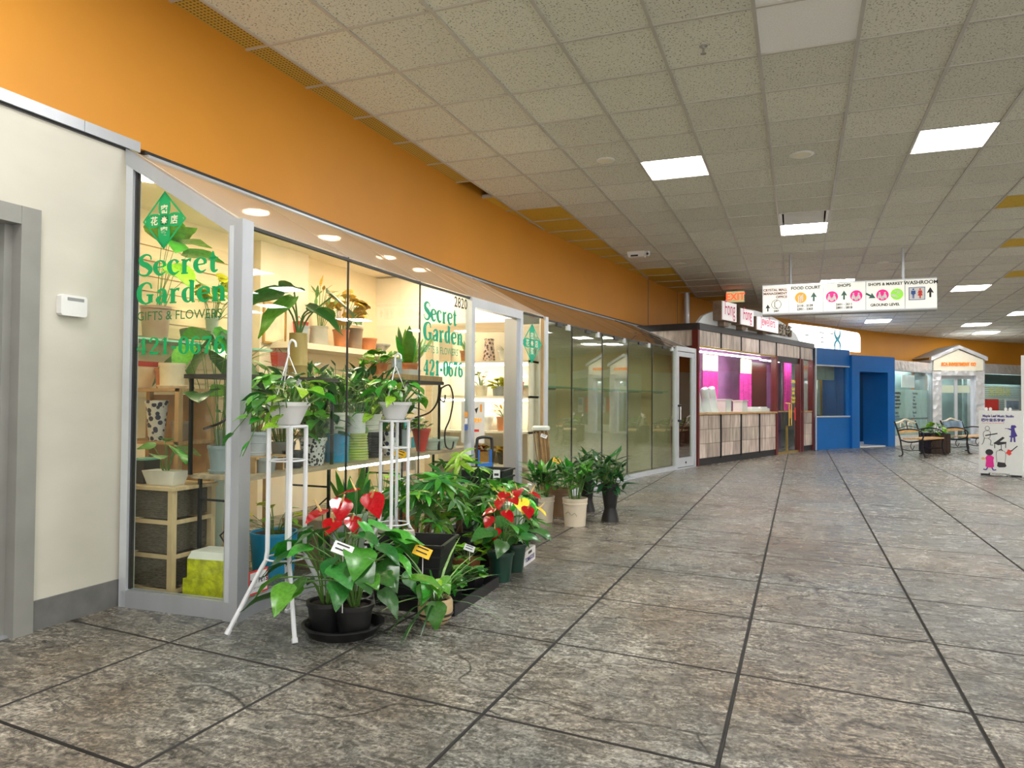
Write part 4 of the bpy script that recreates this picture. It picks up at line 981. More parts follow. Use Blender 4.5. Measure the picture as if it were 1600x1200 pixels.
def leaf_mb(kind, rot=0., L=1., mb=None):
    prof, droop, fold = LEAF[kind]; mb = mb or MB(); S = (-1,-.5,0,.5,1); vs = []
    for t, w in prof:
        for s in S:
            x = t; y = s*w; z = -droop*t*abs(t)*.5+fold*abs(s)*w*1.6
            if kind in ('heart','big','round'): z += .03*math.sin(9*t+3*s)*abs(s)
            vs.append((L*(x*math.cos(rot)-y*math.sin(rot)), L*(x*math.sin(rot)+y*math.cos(rot)), L*z))
    fs = [(i*5+j, (i+1)*5+j, (i+1)*5+j+1, i*5+j+1) for i in range(len(prof)-1) for j in range(4)]
    return mb.add(vs, fs)
LM = {}
def leaf_mesh(kind, m):
    if (kind, m) in LM: return LM[kind, m]
    if kind == 'palm5':
        mb = MB()
        for k, a in enumerate((-1.9,-.95,0,.95,1.9)): leaf_mb('narrow', a, (.75,.95,1.,.95,.75)[k], mb)
    elif kind == 'frill':
        mb = MB(); random.seed(3)
        for k in range(9): leaf_mb('round', k*.7, .55+.1*(k % 3), mb)
    else: mb = leaf_mb(kind)
    LM[kind, m] = mb.mesh('leaf', m, smooth=True); return LM[kind, m]
def put_leaf(parent, kind, m, p, az, pitch, roll, s, name='leaf'):
    o = link(name, leaf_mesh(kind, m), parent, p); o.rotation_euler = (roll, -pitch, az); o.scale = (s,)*3; return o
RS = random.Random(11)
def foliage(parent, kind, mats, n, R0, z0, z1, s, base=(0,0,0), pitch=(-.5,.5), stem='stem_green', sr=.003, az=None, seed=None, bend=.5, lean=(0,0), stems=True, r_in=.15):
    rs = random.Random(seed or RS.random()); st_ = MB()
    for i in range(n):
        a = (i*2.399963+rs.uniform(-.4,.4)) if az is None else rs.uniform(*az)
        u = (i+.5)/n; r = R0*(r_in+(1-r_in)*math.sqrt(rs.random())); z = z1-(z1-z0)*(r/R0)**1.5*rs.uniform(.5,1.2) if kind not in ('blade','arch','sword') else z0+(z1-z0)*rs.random()
        p = Vector((base[0]+r*math.cos(a)+lean[0], base[1]+r*math.sin(a)+lean[1], base[2]+z))
        b = Vector((base[0]+.25*r*math.cos(a), base[1]+.25*r*math.sin(a), base[2]))
        put_leaf(parent, kind, mats[rs.randrange(len(mats))], p, a+rs.uniform(-.7,.7), rs.uniform(*pitch), rs.uniform(-.5,.5), s*rs.uniform(.75,1.2))
        if stems:
            m_ = (b+p)/2+Vector((0,0,.12*(p-b).length*bend)); m_.x = b.x+(p.x-b.x)*.35; m_.y = b.y+(p.y-b.y)*.35
            st_.tube([b, m_, p], [sr*1.3, sr*1.1, sr*.8], 5, cap=False)
    if stems: st_.build('stems', stem, parent, kind='stuff')
def tuft(parent, kind, mats, n, L, base=(0,0,0), r=.03, pitch=(.4,1.4), seed=None):
    rs = random.Random(seed or RS.random())
    for i in range(n):
        a = i*2.399963+rs.uniform(-.3,.3); put_leaf(parent, kind, mats[rs.randrange(len(mats))], (base[0]+r*math.cos(a), base[1]+r*math.sin(a), base[2]), a, rs.uniform(*pitch), rs.uniform(-.2,.2), L*rs.uniform(.7,1.1))
def pot(parent, r0, r1, h, m, base=(0,0,0), rim=.006, n=18, soil=True, name='pot', bulge=0):
    x, y, z = base; pr_ = [(r0,0)]
    if bulge: pr_ += [(r0+bulge, h*.3), (r1+bulge, h*.65)]
    pr_ += [(r1,h-.02),(r1+rim,h-.02),(r1+rim,h),(r1-.008,h),(r1-.012,h-.02)]
    o = MB().lathe(pr_, n, base).build(name, m, parent, smooth=True)
    if soil: MB().lathe([(r1-.013,h-.021),(r1-.013,h-.015)], 12, base).build('soil', 'soil', parent)
    return o
def price_tag(parent, p, m, h=.0, az=0., sz=.045, writing=True):
    t = MB().box(-sz, sz, -.002, .002, -sz*.55, sz*.55).build('price_tag', m, parent, p); t.rotation_euler = (R(-25), R(18), az)
    if writing:
        for z in (.012, -.008): MB().box(-sz*.7, sz*.6, -.0035, -.002, z*sz/.045, (z+.006)*sz/.045).build('tag_print', 'black_print', t)
    if h: MB().tube([(p[0], p[1]+.004, p[2]-h), (p[0], p[1]+.004, p[2])], .0025, 5).build('tag_stick', 'white_plastic', parent)
mat('tag_yellow', (.92,.55,.02), .5, var=.05); mat('tag_white', (.82,.84,.86), .4, var=.04)
mat('stand_white', (.78,.80,.84), .35, var=.03)

# ------------------------------------------------------------------ plants set out before the shop
def plant_stand(lab, c, azs):
    t = thing('plant_stand', lab, 'plant stand', (*c, 0))
    for az in azs:
        d = Vector((math.cos(R(az)), math.sin(R(az)), 0))
        pts = [d*.092+Vector((0,0,1.04)), d*.092+Vector((0,0,.40)), d*.098+Vector((0,0,.355)), d*.12+Vector((0,0,.315)), d*.275+Vector((0,0,.012))]
        l = MB().tube(pts, .0115, 8).build('leg', 'stand_white', t, smooth=True)
        MB().tube([d*.268+Vector((0,0,.024)), d*.279+Vector((0,0,.002))], .015, 8).build('foot_cap', 'stand_white', l)
    for z, r in ((1.035,.092),(.86,.088),(.36,.10)):
        MB().tube([(r*math.cos(i*PI/12), r*math.sin(i*PI/12), z) for i in range(24)], .005 if z < 1 else .008, 6, closed=True).build('ring', 'stand_white', t, smooth=True)
    return t
plant_stand('tall white tubular plant stand at the corner post, carrying a trailing pothos', (-2.47,3.12), (227,318,126,42))
plant_stand('tall white tubular plant stand beside the money trees, carrying a pothos', (-2.50,4.25), (200,290,110,20))
mat('white_pot', (.78,.78,.80), .3, var=.03)
def hanging_pothos(lab, c, z, seed, trail):
    t = thing('hanging_pothos', lab, 'plant', (c[0], c[1], z))
    pot(t, .062, .105, .115, 'white_pot', rim=.008)
    hk = MB().tube(catmull([(.0,0,.36),(0,0,.41),(.018,0,.435),(.04,0,.425),(.045,0,.40)]), .006, 7).build('hook', 'stand_white', t, smooth=True)
    for a in (.5, 2.6, 4.7): MB().tube([(.1*math.cos(a), .1*math.sin(a), .11), (0,0,.36)], .003, 5).build('hanger_wire', 'stand_white', t)
    foliage(t, 'heart', ['leaf_mid','leaf_deep','leaf_lime','leaf_mid'], 34, .20, .10, .27, .085, (0,0,.02), (-.7,.3), seed=seed)
    rs = random.Random(seed)
    for k, (ax, ay, L, dz) in enumerate(trail):
        pts = catmull([(.05*ax,.05*ay,.11),(ax*.16,ay*.16,.15),(ax*.6*L,ay*.6*L,.06),(ax*L,ay*L,dz)])
        MB().tube(pts, .0025, 5).build('vine', 'stem_green', t)
        for q in pts[4::3]: put_leaf(t, 'heart', ['leaf_mid','leaf_lime'][k % 2], q, math.atan2(ay,ax)+rs.uniform(-.8,.8), rs.uniform(-.9,0), rs.uniform(-.4,.4), .075)
    return t
h1 = hanging_pothos('pothos in a white hook pot trailing left from the corner plant stand', (-2.47,3.12), 1.046, 5, ((-.95,-.3,.34,-.10),(-.9,.4,.30,.06),(-.7,-.7,.22,-.16),(.3,-.9,.2,-.02)))
price_tag(h1, (.07,-.05,.22), 'tag_white', sz=.04)
hanging_pothos('pothos in a white hook pot on the stand beside the money trees', (-2.50,4.25), 1.046, 9, ((-.9,-.4,.28,.04),(-.5,-.8,.22,.02)))

def spathe_mesh(m):
    k = ('spathe', m)
    if k not in LM:
        mb = leaf_mb('heart'); mb.v = [(x, y, z*.5+.05*x) for x, y, z in mb.v]; LM[k] = mb.mesh('flower', m, smooth=True)
    return LM[k]
def anthurium(lab, loc, pots, n, R0, zr, s, flowers, potmat, pr=(.07,.09,.17), seed=1, saucer=None, base_z=0., leafm=('leaf_mid','leaf_deep','leaf_deep')):
    t = thing('potted_anthurium', lab, 'plant', loc)
    if saucer: MB().lathe([(saucer*.86,0),(saucer,.045),(saucer+.012,.048),(saucer+.012,.054),(saucer-.006,.054),(saucer*.84,.012)], 28).build('saucer', 'black_plastic', t, smooth=True)
    rs = random.Random(seed); bz = .014 if saucer else 0
    for px, py in pots: pot(t, pr[0], pr[1], pr[2], potmat, (px, py, bz), rim=.008)
    for i in range(n):
        px, py = pots[i % len(pots)]
        a = i*2.399963+rs.uniform(-.3,.3); r = R0*(.25+.75*math.sqrt((i+.5)/n)); z = zr[1]-(zr[1]-zr[0])*((r/R0)**1.4)*rs.uniform(.5,1.15)
        p = Vector((r*math.cos(a)*1.0, r*math.sin(a), z)); b = Vector((px+.02*math.cos(a), py+.02*math.sin(a), pr[2]))
        m_ = Vector((b.x+(p.x-b.x)*.3, b.y+(p.y-b.y)*.3, (b.z+p.z)/2+.05))
        MB().tube(catmull([b, m_, p], 4), .0038, 5, cap=False).build('stem', 'stem_green', t)
        put_leaf(t, 'heart', leafm[i % len(leafm)], p, a+rs.uniform(-.5,.5), rs.uniform(-.75,.05), rs.uniform(-.45,.45), s*rs.uniform(.75,1.15))
    for k, (fx, fy, fz, fs, az, pi_) in enumerate(flowers):
        m = 'petal_yellow' if fs < 0 else 'spathe_red'; fs = abs(fs)
        px, py = pots[k % len(pots)]
        MB().tube(catmull([(px, py, pr[2]), ((px+fx)/2, (py+fy)/2, fz*.6), (fx, fy, fz)], 4), .003, 5, cap=False).build('flower_stem', 'stem_green', t)
        f = link('flower', spathe_mesh(m), t, (fx, fy, fz)); f.rotation_euler = (rs.uniform(-.3,.3), -pi_, az); f.scale = (fs,)*3
        MB().tube([(.06,0,.02),(.12,0,.25),(.2,0,.62)], [.05,.045,.03], 6).build('spadix', 'spadix', f, smooth=True)
    return t
an = anthurium('large red-flowered anthurium in black pots on a round black saucer', (-2.15,3.17,0), [(-.075,-.04),(.085,-.03),(.0,.09)], 46, .36, (.22,.60), .155,
    [(-.15,.02,.60,.13,R(-100),-.35),(-.06,.06,.65,.135,R(-60),-.75),(-.02,.14,.70,.11,R(-150),-.2),(.09,.10,.68,.14,R(-30),-.8),(-.05,-.02,.56,.11,R(-80),-.5),(.03,.02,.57,.10,R(-40),-.7)], 'black_plastic', (.075,.092,.15), 4, .195)
price_tag(an, (.14,-.22,.47), 'tag_white', .30, .2, .05)

mat('bamboo_stripe', (.62,.46,.25), .35, var=.12, scale=3, stretch=(1,1,12)); mat('dark_band', (.03,.018,.012), .4, var=.2)
bw = thing('striped_bowl_plant', 'spider plant and pothos in a round banded bamboo bowl on the floor', 'plant', (-1.80,3.50,0))
MB().lathe([(.06,0),(.085,.03),(.094,.07),(.092,.115),(.084,.13),(.074,.128),(.07,.11)], 26).build('bowl', 'bamboo_stripe', bw, smooth=True)
for z, r in ((.022,.081),(.045,.0925)): MB().lathe([(r,z),(r+.003,z+.004),(r+.003,z+.009),(r,z+.013)], 26).build('bowl_band', 'dark_band', bw)
MB().lathe([(.072,.105),(.072,.112)], 14).build('soil', 'soil', bw)
tuft(bw, 'arch', ['leaf_pale','leaf_dark','leaf_deep'], 34, .34, (0,0,.11), .02, (.15,1.35), 21)
foliage(bw, 'heart', ['leaf_lime','leaf_mid'], 7, .12, .04, .16, .09, (0,0,.11), (-1.1,-.2), az=(-2.4,.6), seed=3)
put_leaf(bw, 'heart', 'leaf_mid', (.05,-.09,.12), -1.2, -1.1, .1, .13)
price_tag(bw, (-.07,-.02,.37), 'tag_yellow', .26, .1, .05)

def crate(lab, loc, rz, a, b, h, parent_items=None, group=None, ribs=3):
    t = thing('plastic_crate', lab, 'crate', loc, rz, group)
    k = .80; w = .006
    outer = [(-a,-b),(a,-b),(a,b),(-a,b)]
    vs = []; 
    for s, z in ((k,0),(1,h)): vs += [(x*s, y*s, z) for x, y in outer]
    for s, z in ((1,h),(k,.012)): vs += [((abs(x*s)-w)*(1 if x > 0 else -1), (abs(y*s)-w)*(1 if y > 0 else -1), z) for x, y in outer]
    fs = [(3,2,1,0)]+[(r*4+j, r*4+(j+1) % 4, r*4+4+(j+1) % 4, r*4+4+j) for r in range(3) for j in range(4)]+[(12,13,14,15)]
    MB().add(vs, fs).build('shell', 'black_plastic', t)
    rim = MB()
    for (x0,y0),(x1,y1) in zip(outer, outer[1:]+outer[:1]): rim.bar((x0*1.02,y0*1.02,h-.006), (x1*1.02,y1*1.02,h-.006), .02, .014)
    rim.build('rim', 'black_plastic', t, kind='stuff')
    for i in range(ribs):
        z = h*(.45+.18*i); s = k+(1-k)*z/h+.004; rb = MB()
        for (x0,y0),(x1,y1) in zip(outer, outer[1:]+outer[:1]): rb.bar((x0*s,y0*s,z), (x1*s,y1*s,z), .008, .010)
        rb.build('rib', 'black_plastic', t, kind='stuff')
    return t
crate('deep open black crate holding a small grey vase between the anthurium and kale tray', (-2.12,3.83,0), R(12), .22, .18, .36)
mat('grey_ceramic', (.42,.40,.35), .4, var=.15)
gv = thing('small_vase', 'small grey double-gourd vase standing in the deep black crate', 'vase', (-2.17,3.86,.0125))
MB().lathe([(.03,0),(.05,.20),(.055,.27),(.04,.315),(.030,.33),(.042,.36),(.036,.39),(.026,.395)], 18).build('body', 'grey_ceramic', gv, smooth=True)
MB().lathe([(.025,.391),(.020,.397)], 12).build('mouth', 'black_plastic', gv)

ty = thing('nursery_tray', 'low black nursery tray holding kale pots on the floor', 'tray', (-1.93,3.98,0), R(2))
MB().box(-.17,.17,-.36,.33,0,.008).build('tray_floor', 'black_plastic', ty)
for b_ in ((-.17,-.16,-.36,.33),(.16,.17,-.36,.33),(-.16,.16,-.36,-.35),(-.16,.16,.32,.33)): MB().box(*b_, .008, .065).build('tray_wall', 'black_plastic', ty)
mat('terracotta', (.33,.12,.05), .6, var=.2)
def kale(lab, loc, m, n, s, pm='black_plastic', lm=('leaf_mid','leaf_deep'), kind='frill', h=.10):
    t = thing('potted_kale' if kind == 'frill' else 'potted_seedling', lab, 'plant', loc)
    MB().frustum(0,0,0,h,.055,.055,.075,.075).build('pot', pm, t)
    foliage(t, kind, list(lm), n, .11, .02, .07, s, (0,0,h-.01), (-.2,.6), seed=n*7, sr=.002)
    return t
kale('curly kale in a black square pot in the tray, next to the striped bowl', (-1.90,3.84,.009), 0, 22, .05)
kale('curly kale in a black square pot in the tray, before the red anthuriums', (-1.88,4.10,.009), 0, 22, .05)
kale('curly kale seedling behind the tray kale, beside the deep crate', (-2.03,4.06,.009), 0, 14, .045)
tc_ = kale('leafy lettuce seedling in a terracotta pot between crate and red anthuriums', (-2.04,4.40,0), 0, 20, .09, 'terracotta', ('leaf_lime','leaf_mid'), 'ovate', .14); price_tag(tc_, (.05,-.06,.22), 'tag_white', .08, .3, .035)
kale('light green lettuce seedling in a black pot below the money trees', (-2.19,4.28,0), 0, 26, .10, 'black_plastic', ('leaf_lime','leaf_mid'), 'ovate', .20)
kale('round-leaved seedling in a black pot behind the red anthuriums', (-2.02,4.66,0), 0, 20, .09, 'black_plastic', ('leaf_mid','leaf_lime'), 'round', .20)
anthurium('small red anthurium with low flowers in a dark green pot by the kale tray', (-1.82,4.46,0), [(0,0)], 12, .17, (.26,.42), .13,
    [(-.02,-.06,.34,.10,R(-70),-.5),(-.06,.02,.46,.095,R(-140),-.4),(.03,0,.45,.10,R(-30),-.6),(-.02,.04,.52,.095,R(-80),-.6),(-.07,-.02,.41,.09,R(-100),-1.0),(.05,.06,.53,.09,R(-40),-.3)], 'green_plastic', (.062,.082,.19), 8)
anthurium('red and yellow anthurium in a dark green pot next to the white fruit box', (-1.84,4.75,0), [(0,0)], 14, .19, (.24,.42), .14,
    [(-.06,.0,.53,.105,R(-110),-.4),(.0,.06,.55,.105,R(-70),-.35),(.10,.05,.54,.105,R(-20),-.3),(.12,-.06,.45,.105,R(-60),-.6),(.06,-.02,.49,-.12,R(-60),-.7),(-.10,.03,.51,-.10,R(-120),-.6),(.17,.02,.44,-.09,R(-20),-.5)], 'green_plastic', (.062,.084,.19), 12)
mat('wrap_green', (.10,.62,.06), .25, var=.2); mat('wrap_clear', (.75,.80,.72), .2, var=.1)
wp = thing('wrapped_bouquet', 'cellophane wrapped bouquet with green ribbon behind the white fruit box', 'bouquet', (-1.93,5.02,.104))
MB().lathe([(.03,0),(.04,.1),(.085,.26),(.11,.32),(.09,.33)], 12).build('wrap', 'wrap_clear', wp, smooth=True)
rb_ = MB().tube(catmull([(.0,-.09,.28),(.06,-.08,.36),(.13,-.02,.33),(.15,.02,.24)]), [.012,.02,.02,.02,.02,.02,.02,.02,.02,.02,.02,.02,.02,.02,.02,.02,.02,.02,.01][:19], 6).build('ribbon', 'wrap_green', wp, smooth=True)
for k in range(6): put_leaf(wp, 'ovate', 'petal_yellow', (.05*math.cos(k), .05*math.sin(k), .32), k*1.05, .3, 0, .07, 'petal')
bx = thing('fruit_box', 'low white cardboard fruit box with printed side and black handle slot', 'box', (-1.95,5.02,0), R(4))
mat('card_white', (.75,.74,.72), .6, var=.04); mat('cardboard', (.36,.24,.14), .8, var=.15)
MB().box(-.12,.12,-.15,.15,0,.006).build('box_floor', 'cardboard', bx)
for b_ in ((-.126,-.12,-.15,.15),(.12,.126,-.15,.15),(-.12,.12,-.156,-.15),(-.12,.12,.15,.156)): MB().box(*b_, 0, .10).build('box_side', 'card_white', bx)
tx = text('box_print', 'TOMATOES', .045, 'navy_print', bx, .1275, 0, .022, offset=.001); tx.rotation_euler = (0,0,PI/2)
o = MB().box(.126,.1275,-.04,.05,.07,.088).build('handle_slot', 'black_plastic', bx)
def money_tree(lab, loc, n, R0, z0, z1, seed):
    t = thing('money_tree', lab, 'plant', loc)
    pot(t, .075, .10, .19, 'black_plastic', rim=.006)
    for k in range(3):
        pts = [(.018*math.cos(k*2.09+u*7), .018*math.sin(k*2.09+u*7), .17+u*.3) for u in [i/8 for i in range(9)]]; MB().tube(pts, .011, 6).build('trunk', 'stem_brown', t, smooth=True)
    foliage(t, 'palm5', ['leaf_mid','leaf_deep','leaf_mid','leaf_deep','leaf_lime'], int(n*1.35), R0, z0-.40, z1-.40, .165, (0,0,.40), (-1.0,.0), seed=seed, bend=.2)
    return t
mt = money_tree('tall bushy money tree right beside the second plant stand', (-2.44,4.62,0), 30, .30, .28, .74, 31); price_tag(mt, (-.16,-.12,.80), 'tag_yellow', .3, .1, .045)
money_tree('bright bushy money tree before the iron scroll in the shop window', (-2.40,5.05,0), 32, .32, .26, .80, 37)
money_tree('lower spreading money tree next to the stacked crates', (-2.27,5.50,0), 26, .30, .24, .56, 41)
tf = kale('small white-flowered plant tucked before the stacked crates', (-2.16,5.88,0), 0, 14, .08, 'black_plastic', ('leaf_deep','leaf_dark'), 'ovate', .34)
for k in range(4): put_leaf(tf, 'round', 'white_pot', (-.04+.04*k, -.02, .44+.01*k), 1.5*k, .6, 0, .035, 'flower')
for k in range(5): crate(('bottom','second','middle','fourth','top')[k]+' black crate of the five stacked beside the shop doorway', (-2.57,5.95,.061*k), R(4), .20, .165, .33, ribs=2)
tg = thing('price_card', 'white price card stuck to the topmost of the stacked black crates', 'price card', (-2.40,5.773,.545), R(4))
MB().box(-.03,.03,-.002,.002,-.045,.04).build('card', 'tag_white', tg); MB().box(-.02,.02,-.003,-.002,-.01,.01).build('print', 'black_print', tg)
mat('trolley_blue', (.02,.16,.55), .35, var=.1)
td = thing('folding_trolley', 'black folding trolley with blue uprights standing behind the stacked crates', 'trolley', (-2.70,6.20,0), R(60))
for x in (-.07,.07): MB().tube([(x,0,.02),(x,0,.72)], .014, 8).build('upright', 'trolley_blue', td)
MB().tube(catmull([(-.085,0,.5),(-.085,0,.78),(-.06,0,.83),(.06,0,.83),(.085,0,.78),(.085,0,.5)]), .014, 8).build('handle_loop', 'black_plastic', td, smooth=True)
MB().box(-.10,.10,-.02,.16,.0,.02).build('toe_plate', 'black_plastic', td); MB().box(-.085,.085,-.015,.015,.56,.60).build('cross_clamp', 'trolley_blue', td)
for x in (-.12,.12): MB().tube([(x-.012,.02,.06),(x+.012,.02,.06)], .06, 14).build('wheel', 'black_plastic', td)
# buckets and vases by the glass
mat('bucket_cream', (.66,.58,.45), .5, var=.08, scale=5); mat('bucket_brown', (.25,.15,.08), .5, var=.15)
def bucket(lab, loc, m, r, h, kind, mats, n, L, seed, scrib=False):
    t = thing('flower_bucket', lab, 'bucket', loc)
    MB().lathe([(r*.86,0),(r*.97,h*.78),(r*1.03,h*.78),(r*1.03,h*.83),(r,h*.84),(r*1.05,h*.97),(r*1.05,h),(r*.97,h),(r*.93,h-.03)], 24).build('bucket', m, t, smooth=True)
    MB().lathe([(r*.925,h-.028),(r*.925,h-.022)], 14).build('water', 'black_plastic', t)
    rs = random.Random(seed)
    for k in range(n):
        a = k*2.4+rs.uniform(-.3,.3); rr = r*.75*math.sqrt((k+.5)/n); q = 1.8; tip = Vector((rr*q*math.cos(a), rr*q*math.sin(a), h+L*rs.uniform(.55,1.)))
        MB().tube([(rr*.6*math.cos(a), rr*.6*math.sin(a), h-.03), tip], .0045, 5).build('cane', 'stem_green', t)
        for j in range(6): put_leaf(t, kind, mats[rs.randrange(len(mats))], tip-Vector((0,0,.022*j)), a+j*2.4, rs.uniform(.1,1.2)-j*.08, rs.uniform(-.3,.3), .165*rs.uniform(.7,1.1))
    if scrib: MB().tube(catmull([(-.06,-r*.95,.12),(-.03,-r*.985,.14),(0,-r*.99,.11),(.03,-r*.985,.13),(.05,-r*.95,.10)]), .0015, 4).build('scribble', 'stem_brown', t)
    return t
bucket('cream plastic bucket of leafy bamboo beside the empty shop post', (-2.33,6.78,0), 'bucket_cream', .112, .25, 'narrow', ['leaf_deep','leaf_mid','leaf_dark'], 20, .30, 51)
b2 = bucket('cream scribbled plastic bucket with cut bamboo canes, furthest out from the glass', (-1.98,6.70,0), 'bucket_cream', .115, .26, 'narrow', ['leaf_mid','leaf_deep'], 15, .36, 52, True); price_tag(b2, (-.20,.05,.60), 'tag_yellow', .2, .1, .04)
bucket('brown plastic bucket behind the cream buckets', (-2.30,7.20,0), 'bucket_brown', .12, .28, 'narrow', ['leaf_dark','leaf_deep'], 6, .22, 53)
def tall_vase(lab, loc, h, seed, n):
    t = thing('black_floor_vase', lab, 'vase', loc)
    MB().lathe([(.088,0),(.088,.008),(.058,.12),(.062,.14),(.092,h),(.082,h),(.07,h-.03)], 20).build('vase', 'black_plastic', t, smooth=True)
    rs = random.Random(seed)
    for k in range(n):
        a = k*2.4; tip = Vector((.15*math.sqrt((k+.5)/n)*math.cos(a), .15*math.sqrt((k+.5)/n)*math.sin(a), h+rs.uniform(.05,.26)))
        MB().tube([(.02*math.cos(a), .02*math.sin(a), h-.1), tip], .005, 5).build('cane', 'stem_green', t)
        for j in range(9): put_leaf(t, 'narrow', ['leaf_dark','leaf_deep','leaf_dark'][j % 3], tip-Vector((0,0,.018*j)), a+j*2.4, rs.uniform(.0,1.1)-j*.07, rs.uniform(-.3,.3), .17*rs.uniform(.7,1.15))
tall_vase('black hourglass floor vase of dark dracaena standing clear of the buckets', (-1.74,7.10,0), .37, 61, 16)
tall_vase('black hourglass floor vase of dark dracaena close to the empty shop glass', (-2.12,7.62,0), .37, 62, 16)
mat('bamboo_stick', (.34,.21,.09), .5, var=.25, objrand=.25); 
bs_ = thing('bamboo_bundle', 'bundle of thin brown bamboo sticks in clear wrap leaning by the shop post', 'bamboo sticks', (-2.47,7.42,0), 0)
rs = random.Random(5)
for k in range(26):
    a = k*2.4; r = .055*math.sqrt((k+.5)/26); tx_ = -.12+rs.uniform(-.01,.01)
    MB().tube([(r*math.cos(a), r*math.sin(a), .0), (tx_+r*1.5*math.cos(a),   .05+r*1.5*math.sin(a), .86+rs.uniform(-.03,.02))], .006, 5).build('stick', 'bamboo_stick', bs_)
MB().lathe([(.03,.84),(.095,.86),(.10,.89),(.08,.905),(.05,.895)], 12, (-.12,.05,0)).build('wrap_top', 'wrap_clear', bs_, smooth=True)
price_tag(bs_, (-.05,-.06,.80), 'tag_white', sz=.035)
# planter between the benches
pl_ = thing('wooden_planter', 'dark slatted wooden planter box with green plants between the benches', 'planter', (2.93,19.62,0), R(25))
for k in range(4):
    for s in range(5):
        o = MB().box(-.23+.093*s, -.23+.093*s+.086, -.235, -.215, .03, .47).build('plank', 'planter_wood', pl_); o.rotation_euler = (0,0,k*PI/2)
MB().box(-.21,.21,-.21,.21,.0,.42).build('liner', 'planter_wood', pl_); MB().box(-.2,.2,-.2,.2,.42,.43).build('soil', 'soil', pl_)
foliage(pl_, 'heart', ['leaf_mid','leaf_deep','leaf_lime'], 34, .24, .05, .30, .13, (0,0,.43), (-.6,.4), seed=71)
# ------------------------------------------------------------------ flower shop fittings
mat('warm_lamp', (1.,.84,.62), .5, var=0., emit=SHOP_EMIT)
for i, (x, y) in enumerate(((-4.15,3.75),(-4.1,4.75),(-4.1,5.75),(-4.1,6.75),(-4.1,7.55))):
    t = thing('shop_lamp', 'round warm downlight in the flower shop ceiling', 'lamp', (x, y, 2.72), group='warm downlights in the flower shop')
    MB().lathe([(.11,-.03),(.12,-.02),(.12,0)], 20).build('bezel', 'white_plastic', t); MB().lathe([(.10,-.04),(.10,-.03)], 20).build('bulb', 'warm_lamp', t)
mat('led_strip', (1.,.97,.90), .5, var=0., emit=14.)
mat('raw_plank', (.42,.33,.22), .6, var=.25, scale=4, stretch=(6,1,6), bump=.1)
mat('black_shelf', (.025,.018,.014), .45, var=.2); mat('black_iron', (.02,.02,.022), .45, metal=.4, var=.2)
st1 = thing('window_shelf', 'long wooden plank shelf on black iron trestles behind the shop window', 'shelf', (0,0,0))
MB().box(-3.42,-3.0,3.42,6.62,.695,.72).build('plank', 'raw_plank', st1)
for y in (3.46, 4.30, 5.3, 6.5):
    for x in (-3.05,-3.38): MB().box(x-.009,x+.009,y-.009,y+.009,0,.695).build('trestle_leg', 'black_iron', st1)
    for z in (.56,.06): MB().box(-3.38,-3.05,y-.006,y+.006,z,z+.012).build('trestle_rail', 'black_iron', st1)
    MB().tube([(-3.05,y,.5),(-3.22,y,.36),(-3.10,y,.22),(-3.38,y,.06)], .006, 5).build('trestle_scroll', 'black_iron', st1)
MB().box(-3.06,-3.03,4.42,5.75,.672,.694).build('light_strip', 'led_strip', st1)
def shelf(name, lab, b, m, brackets=()):
    t = thing(name, lab, 'shelf', (b[0], b[2], b[4])); MB().box(0,b[1]-b[0],0,b[3]-b[2],0,b[5]-b[4]).build('board', m, t)
    for (x, y) in brackets: MB().tube(catmull([(x,y,0),(x-.02,y,-.15),(x-.1,y,-.25),(x-.25,y,-.3)]), .008, 6).build('bracket', 'black_iron', t)
    return t
s2 = shelf('display_shelf', 'black shelf behind the window corner carrying the bamboo vase', (-3.42,-3.02,3.36,4.36,1.295,1.32), 'black_shelf', ((.36,.95),(.36,.05)))
for y in (.03,.97):
    for x in (.03,.37): MB().box(x-.009,x+.009,y-.009,y+.009,-.575,0).build('upright', 'black_iron', s2)
s3 = shelf('display_shelf', 'black edged wooden shelf behind the window below the snake plant', (-3.45,-3.02,5.25,6.0,1.31,1.34), 'black_shelf', ((.4,.72),))
MB().box(.01,.42,.01,.74,.03,.075).build('wood_top', 'wood_warm', s3)
for y in (.03,.72):
    for x in (.03,.40): MB().box(x-.009,x+.009,y-.009,y+.009,-.59,0).build('upright', 'black_iron', s3)
MB().tube(catmull([(.47,.62,-.03),(.47,.78,.0),(.47,.86,-.12),(.47,.80,-.3),(.47,.70,-.42),(.47,.72,-.55),(.47,.84,-.585),(.47,.88,-.52)]), .008, 6).build('scroll', 'black_iron', s3, smooth=True)
MB().tube(catmull([(.47,.62,-.03),(.47,.60,-.12),(.47,.68,-.15),(.47,.70,-.09)]), .007, 6).build('scroll', 'black_iron', s3, smooth=True)
s4 = shelf('display_shelf', 'long cream ledge on the back wall with dried flowers and pots', (-4.99,-4.60,5.9,8.0,1.68,1.74), 'shop_wall_pale')
s5 = shelf('display_shelf', 'glass shelf on the slatted wall with vases and plants', (-4.97,-4.62,3.7,5.6,1.62,1.635), 'teal_glass_edge')
